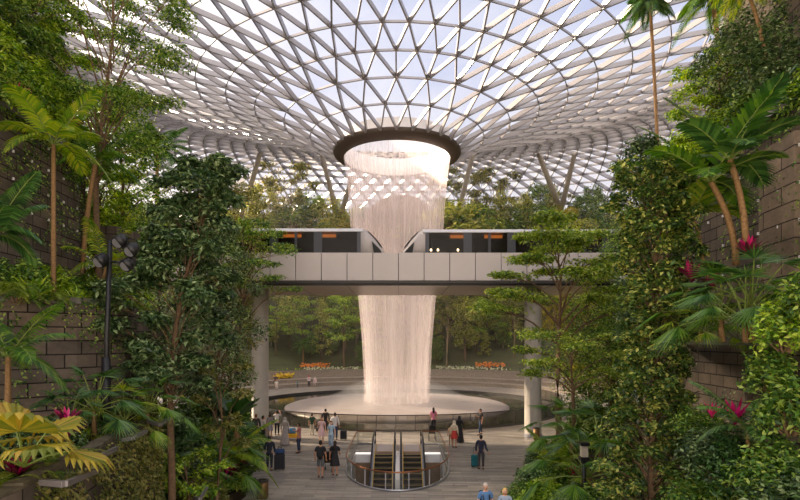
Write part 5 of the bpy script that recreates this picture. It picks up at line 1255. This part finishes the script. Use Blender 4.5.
# shelf plants
for (px, py, d, s, k, lab) in [(722, 300, 12.0, 1.05, fgr, 'large spiky fan palm on the shelf left of the light green bush'), (752, 318, 11.3, 1.1, fdk, 'dark fan palm spreading over the shelf on the right'), (700, 330, 12.6, .8, flt, 'light fan palm hanging over the shelf edge'), (745, 295, 11.0, .95, fgr, 'upright spiky fan palm beneath the pink cordyline on the right')]:
    q = at(px, py, d); q.z = 6.55 - .1; put('fan_palm', pm(k, 'fan_leaves'), q, s, rd.uniform(0, 6), lab, 'palm', 'fan palms on the right shelf')
cord(at(748, 256, 11.6), .75, 'bright pink cordyline under the twin palms on the right', True); cord(at(692, 282, 12.8), .9, 'dark red and pink cordyline left of the spiky fan palms'); cord(at(712, 290, 13), .8, 'pink cordyline tips behind the spiky fan palms')
for i, (px, py, d, s, lm) in enumerate([(785, 318, 9.2, .9, 'leaf_light'), (808, 295, 9.0, .9, 'leaf_mid'), (790, 400, 8.9, .95, 'leaf_mid'), (770, 360, 9.4, .8, 'leaf_mid')]):
    q = at(px, py, d); q.x = min(q.x, 8.6); 
    bush('sb%d' % i, (q.x, d, q.z - .6), s, 0, ord_label('bright green bush close to the camera at the right edge', i, 4), rx=.6, ry=.5, hz=1.2, n=1500, leaf=.13, mat=lm, seed=190 + i, nc=18, group='bushes at the right edge')
for i, (px, d, yt, lm, r_) in enumerate([(775, 13.2, 70, 'leaf_mid', 1.1), (800, 12.0, 55, 'leaf_light', 1.3), (745, 15.5, 80, 'leaf_mid', 1.2), (728, 17.5, 95, 'leaf_light', 1.1), (810, 11, -10, 'leaf_dark', 1.2), (770, 15, 10, 'leaf_dark', 1.0)]):
    x = max((px - 400) / F * d, 10.5); h = max(1.2, H(d, yt, 12.2))
    bush('ur%d' % i, (x, d, 12.2), 1, 0, ord_label('leafy shrub spilling over the top of the right wall', i, 6), rx=r_, ry=1.2, hz=h, n=4200, leaf=.13, mat=lm, seed=200 + i, nc=18, group='shrubs on top of the right wall')
curtain('creeper', [(10.6, 7), (11.2, 13), (12.2, 20)][::-1], 12, 24, 6500, .13, 'leaf_mid', 85, .3, 'creepers patching the upper stone wall at the top right', 1.3)
curtain('creeper', [(11.0, 24), (10.2, 18.5), (9.85, 14), (9.4, 9), (9.0, 5)], 6.5, 12.3, 9000, .1, 'leaf_mid', 86, .2, 'creepers hanging on the tall right wall above the shelf', 1.6)
curtain('creeper', [(10.2, 18.5), (9.85, 14), (9.4, 9), (9.0, 5)], 0.3, 6.0, 7500, .1, 'leaf_dark', 87, .2, 'dark creepers on the lower part of the right wall', .6)
# palms and shrubs of the plaza bed on the right
for (px, py, d, s, k, lab) in [(590, 470, 17.5, 1.5, fgr, 'tall green fan palm left of the climbing column'), (600, 445, 19, 1.45, fdk, 'blue-green fan palm behind the tall green one'), (572, 430, 21, 1.3, fgr, 'fan palm with stiff leaves beside the tree trunk'), (582, 460, 18.6, 1.15, flt, 'light fan palm low in the right plaza bed')]:
    q = at(px, py, d); put('fan_palm', pm(k, 'fan_leaves'), q - Vector((0, 0, 1.0)), s, rd.uniform(0, 6), lab, 'palm', 'fan palms in the right plaza bed')
for i, (px, d, s, lm, rz_) in enumerate([(523, 19.5, .8, 'leaf_mid', 1.1), (538, 21.5, .9, 'leaf_dark', 1.4), (552, 23.5, .9, 'leaf_light', 1.3), (545, 18.5, 1, 'leaf_light', 1.2), (560, 19.5, 1, 'leaf_mid', 1.5), (575, 17, 1, 'leaf_dark', 1.3), (600, 16.5, 1, 'leaf_mid', 1.6), (540, 25.5, .7, 'leaf_dark', 1.7), (566, 27, 1, 'leaf_mid', 1.6), (585, 30, 1.2, 'leaf_mid', 2.2), (620, 15, 1, 'leaf_mid', 1.8)]):
    bush('pr%d' % i, ((px - 400) / F * d, d, .4), s, 0, ord_label('leafy shrub in the plaza bed on the right', i, 11), rx=1.05, ry=1.0, hz=rz_, n=3400, leaf=.2 if i % 2 else .15, mat=lm, seed=210 + i, group='shrubs in the right plaza bed')
palm('rp_y', ((556 - 400) / F * 22.5, 22.5, .5), 1, 0, 'yellow-green feather palm at the edge of the right plaza bed', h=.7, tr=.06, nf=12, L_=1.5, lmat='palm_light', seed=47, nl=22, lw=.07, ll=.4, rise=1.2)
for i, (px, d, s) in enumerate([(553, 22.0, .9), (573, 21.5, 1.1), (583, 16.8, 1.3), (590, 17.0, 1.1), (592, 19, 1.0)]):
    cord(Vector(((px - 400) / F * d, d, .8)), s, ord_label('purple-pink cordyline in the right plaza bed', i, 5))
cord(at(735, 425, 10.2), .9, 'crimson cordyline in the dark bed at the lower right', False); cord(at(712, 418, 10.6), .6, 'small crimson cordyline left of the larger one at the lower right', False)
for i, (px, py, d, lm, s) in enumerate([(715, 455, 10.6, 'leaf_dark', 1.0), (740, 465, 9.9, 'palm_dark', 1.0), (775, 470, 8.9, 'leaf_mid', 1.0), (700, 495, 10.8, 'leaf_mid', 1.0), (790, 505, 8.4, 'leaf_dark', 1.0), (700, 420, 11.6, 'leaf_mid', .8)]):
    q = at(px, py, d)
    bush('dr%d' % i, (q.x, d, q.z - .5), s, 0, ord_label('dark shrub below the right wall', i, 6), rx=.8, ry=.7, hz=1.1, n=2600, leaf=.11, mat=lm, seed=230 + i, nc=14, group='dark shrubs below the right wall')
palm('rp_d', at(748, 425, 9.8) - Vector((0, 0, .6)), 1, 0, 'dark arching palm fronds in the lower right bed', h=.5, tr=.04, nf=12, L_=.95, lmat='palm_dark', seed=48, nl=26, lw=.04, ll=.3, rise=1.1)
bed('terrace_right_lower', [(6.9, 7), (8.9, 5), (9.3, 9), (9.8, 14), (9.9, 17), (8.8, 16), (7.6, 12)], 0, 3.4, 'soil below the right wall')

# ------------------------------------------------------------------ lamp post, bins
e = empty('lamp_post', at(106, 400, 12.8) - Vector((0, 0, .3)), 0, 'tall black lamp post with four spotlight heads on the left terrace', 'lamp'); e.location.z = 4.2
d = 12.8; bx, bz = e.location.x, e.location.z
zt = at(0, 240, d).z - bz; zl = at(0, 261, d).z - bz; zc_ = at(0, 357, d).z - bz
MB().tube([(0, 0, 0), (.02, 0, zt * .5), (.1, 0, zt)], [.07, .06, .055], 12).build('pole', M['black'], e, True)
MB().tube([(0, 0, 0), (0, 0, zc_)], [.12, .1], 12).build('pole_sleeve', M['black'], e, True)
MB().tube([(-.1, 0, zl), (.62, 0, zl - .05)], .03, 8).build('arm', M['black'], e, True)
for (x, y, z, dx) in [(-.02, -.12, zl + .02, 0), (.58, -.05, zl - .06, 0), (.42, -.1, zt - .02, .1), (.68, -.05, zt - .22, .1)]:
    q = Vector((x, y, z)); m = MB(); m.tube([q + Vector((-.02, -.15, -.1)), q + Vector((0, -.1, -.06)), q + Vector((.03, .02, .05)), q + Vector((.05, .1, .12))], [.15, .16, .13, .05], 14)
    hd = m.build('lamp_head', M['black'], e, True)
    MB().tube([q + Vector((-.021, -.156, -.104)), q + Vector((-.02, -.15, -.1))], .12, 14).build('lens', M['steelbrush'], hd)
MB().tube([(.1, 0, zt - .05), (.7, 0, zt - .15)], .03, 8).build('arm', M['black'], e, True)
def bin_(px, py, r_, h, lab):
    p = onfloor(px, py); e = empty('litter_bin', p, 0, lab, 'bin')
    MB().lathe([(0, 0), (r_ * .94, 0), (r_ * .94, .05), (r_, .06), (r_, h * .9), (r_ * .8, h * .9)], 24).build('body', M['bronze'], e, True)
    MB().lathe([(r_ * .8, h * .89), (r_ * 1.03, h * .9), (r_ * 1.03, h), (r_ * .6, h), (r_ * .55, h * .86)], 24).build('rim', M['darksteel'], e)
bin_(262.5, 498, .24, .75, 'round bronze bin at the edge of the left plaza bed'); bin_(536.5, 439.5, .2, .8, 'round bronze bin in front of the right bridge column')

# cables with pale clips that the climbers grow on
CLIP = MB().box((-.025, -.02, -.035), (.025, .02, .035)).mesh('clip', M['white'])
def trellis(path, zs, step, off, lab):
    e = empty('wire_trellis', (path[0][0], path[0][1], zs[0]), 0, lab, 'trellis'); o0 = e.location; wires = MB()
    for z in zs:
        for a, b in zip(path[:-1], path[1:]):
            a_ = Vector((a[0] + off, a[1], z)) - o0; b_ = Vector((b[0] + off, b[1], z)) - o0; wires.bar(a_, b_, .012, .012)
            n = max(1, int((b_ - a_).length / step))
            for i in range(n):
                link('clip', CLIP, e, a_.lerp(b_, (i + .5) / n))
    wires.build('cable', M['darksteel'], e)
trellis([(9.4, 9), (9.85, 14), (10.2, 18.5)], [7.6, 8.5, 9.4, 10.3, 11.2], .8, -.12, 'cables with small pale clips on the tall right wall')
trellis([(-11.1, 11), (-11.35, 15), (-11.7, 19.4)], [10.4, 11.2, 12.0, 12.7], .8, .12, 'cables with small pale clips on the tall left wall')
e = empty('garden_lantern', Vector(((584 - 400) / F * 17.2, 17.2, .4)), 0, 'dark garden lantern post among the purple plants on the right', 'lamp')
MB().tube([(0, 0, 0), (0, 0, 2.2)], .07, 10).build('post', M['black'], e, True)
MB().box((-.14, -.14, 2.2), (.14, .14, 2.32)).build('lantern_base', M['black'], e); MB().box((-.14, -.14, 2.68), (.14, .14, 2.78)).build('lantern_cap', M['black'], e); MB().box((-.1, -.1, 2.32), (.1, .1, 2.68)).build('lantern_glass', M['concrete'], e)
# ------------------------------------------------------------------ fine mist behind the fall and over the far slope
t = NT('mist'); v = t.n('ShaderNodeVolumePrincipled'); v.inputs['Color'].default_value = (1, .93, .84, 1); v.inputs['Density'].default_value = .0018; v.inputs['Anisotropy'].default_value = .45
t.l(v.outputs[0], t.out.inputs[1])
o = MB().box((-34, 59, .3), (34, 100, 33)).build('mist', t.m); tag(o, 'thin warm mist drifting behind the waterfall', 'mist', kind='stuff')

t = NT('spray'); v = t.n('ShaderNodeVolumePrincipled'); v.inputs['Color'].default_value = (1, .96, .94, 1); v.inputs['Density'].default_value = .045
t.l(v.outputs[0], t.out.inputs[1])
m = MB(); m.lathe([(8.6, .36), (7.4, .7), (6.0, 1.2), (4.8, 1.9), (3.6, 2.4), (0, 2.6)], 48); m.lathe([(0, .36), (8.6, .36)], 48)
o = m.build('spray', t.m, None, True, (CX, CY, 0)); tag(o, 'white spray rising where the waterfall hits the pool', 'spray', kind='stuff')
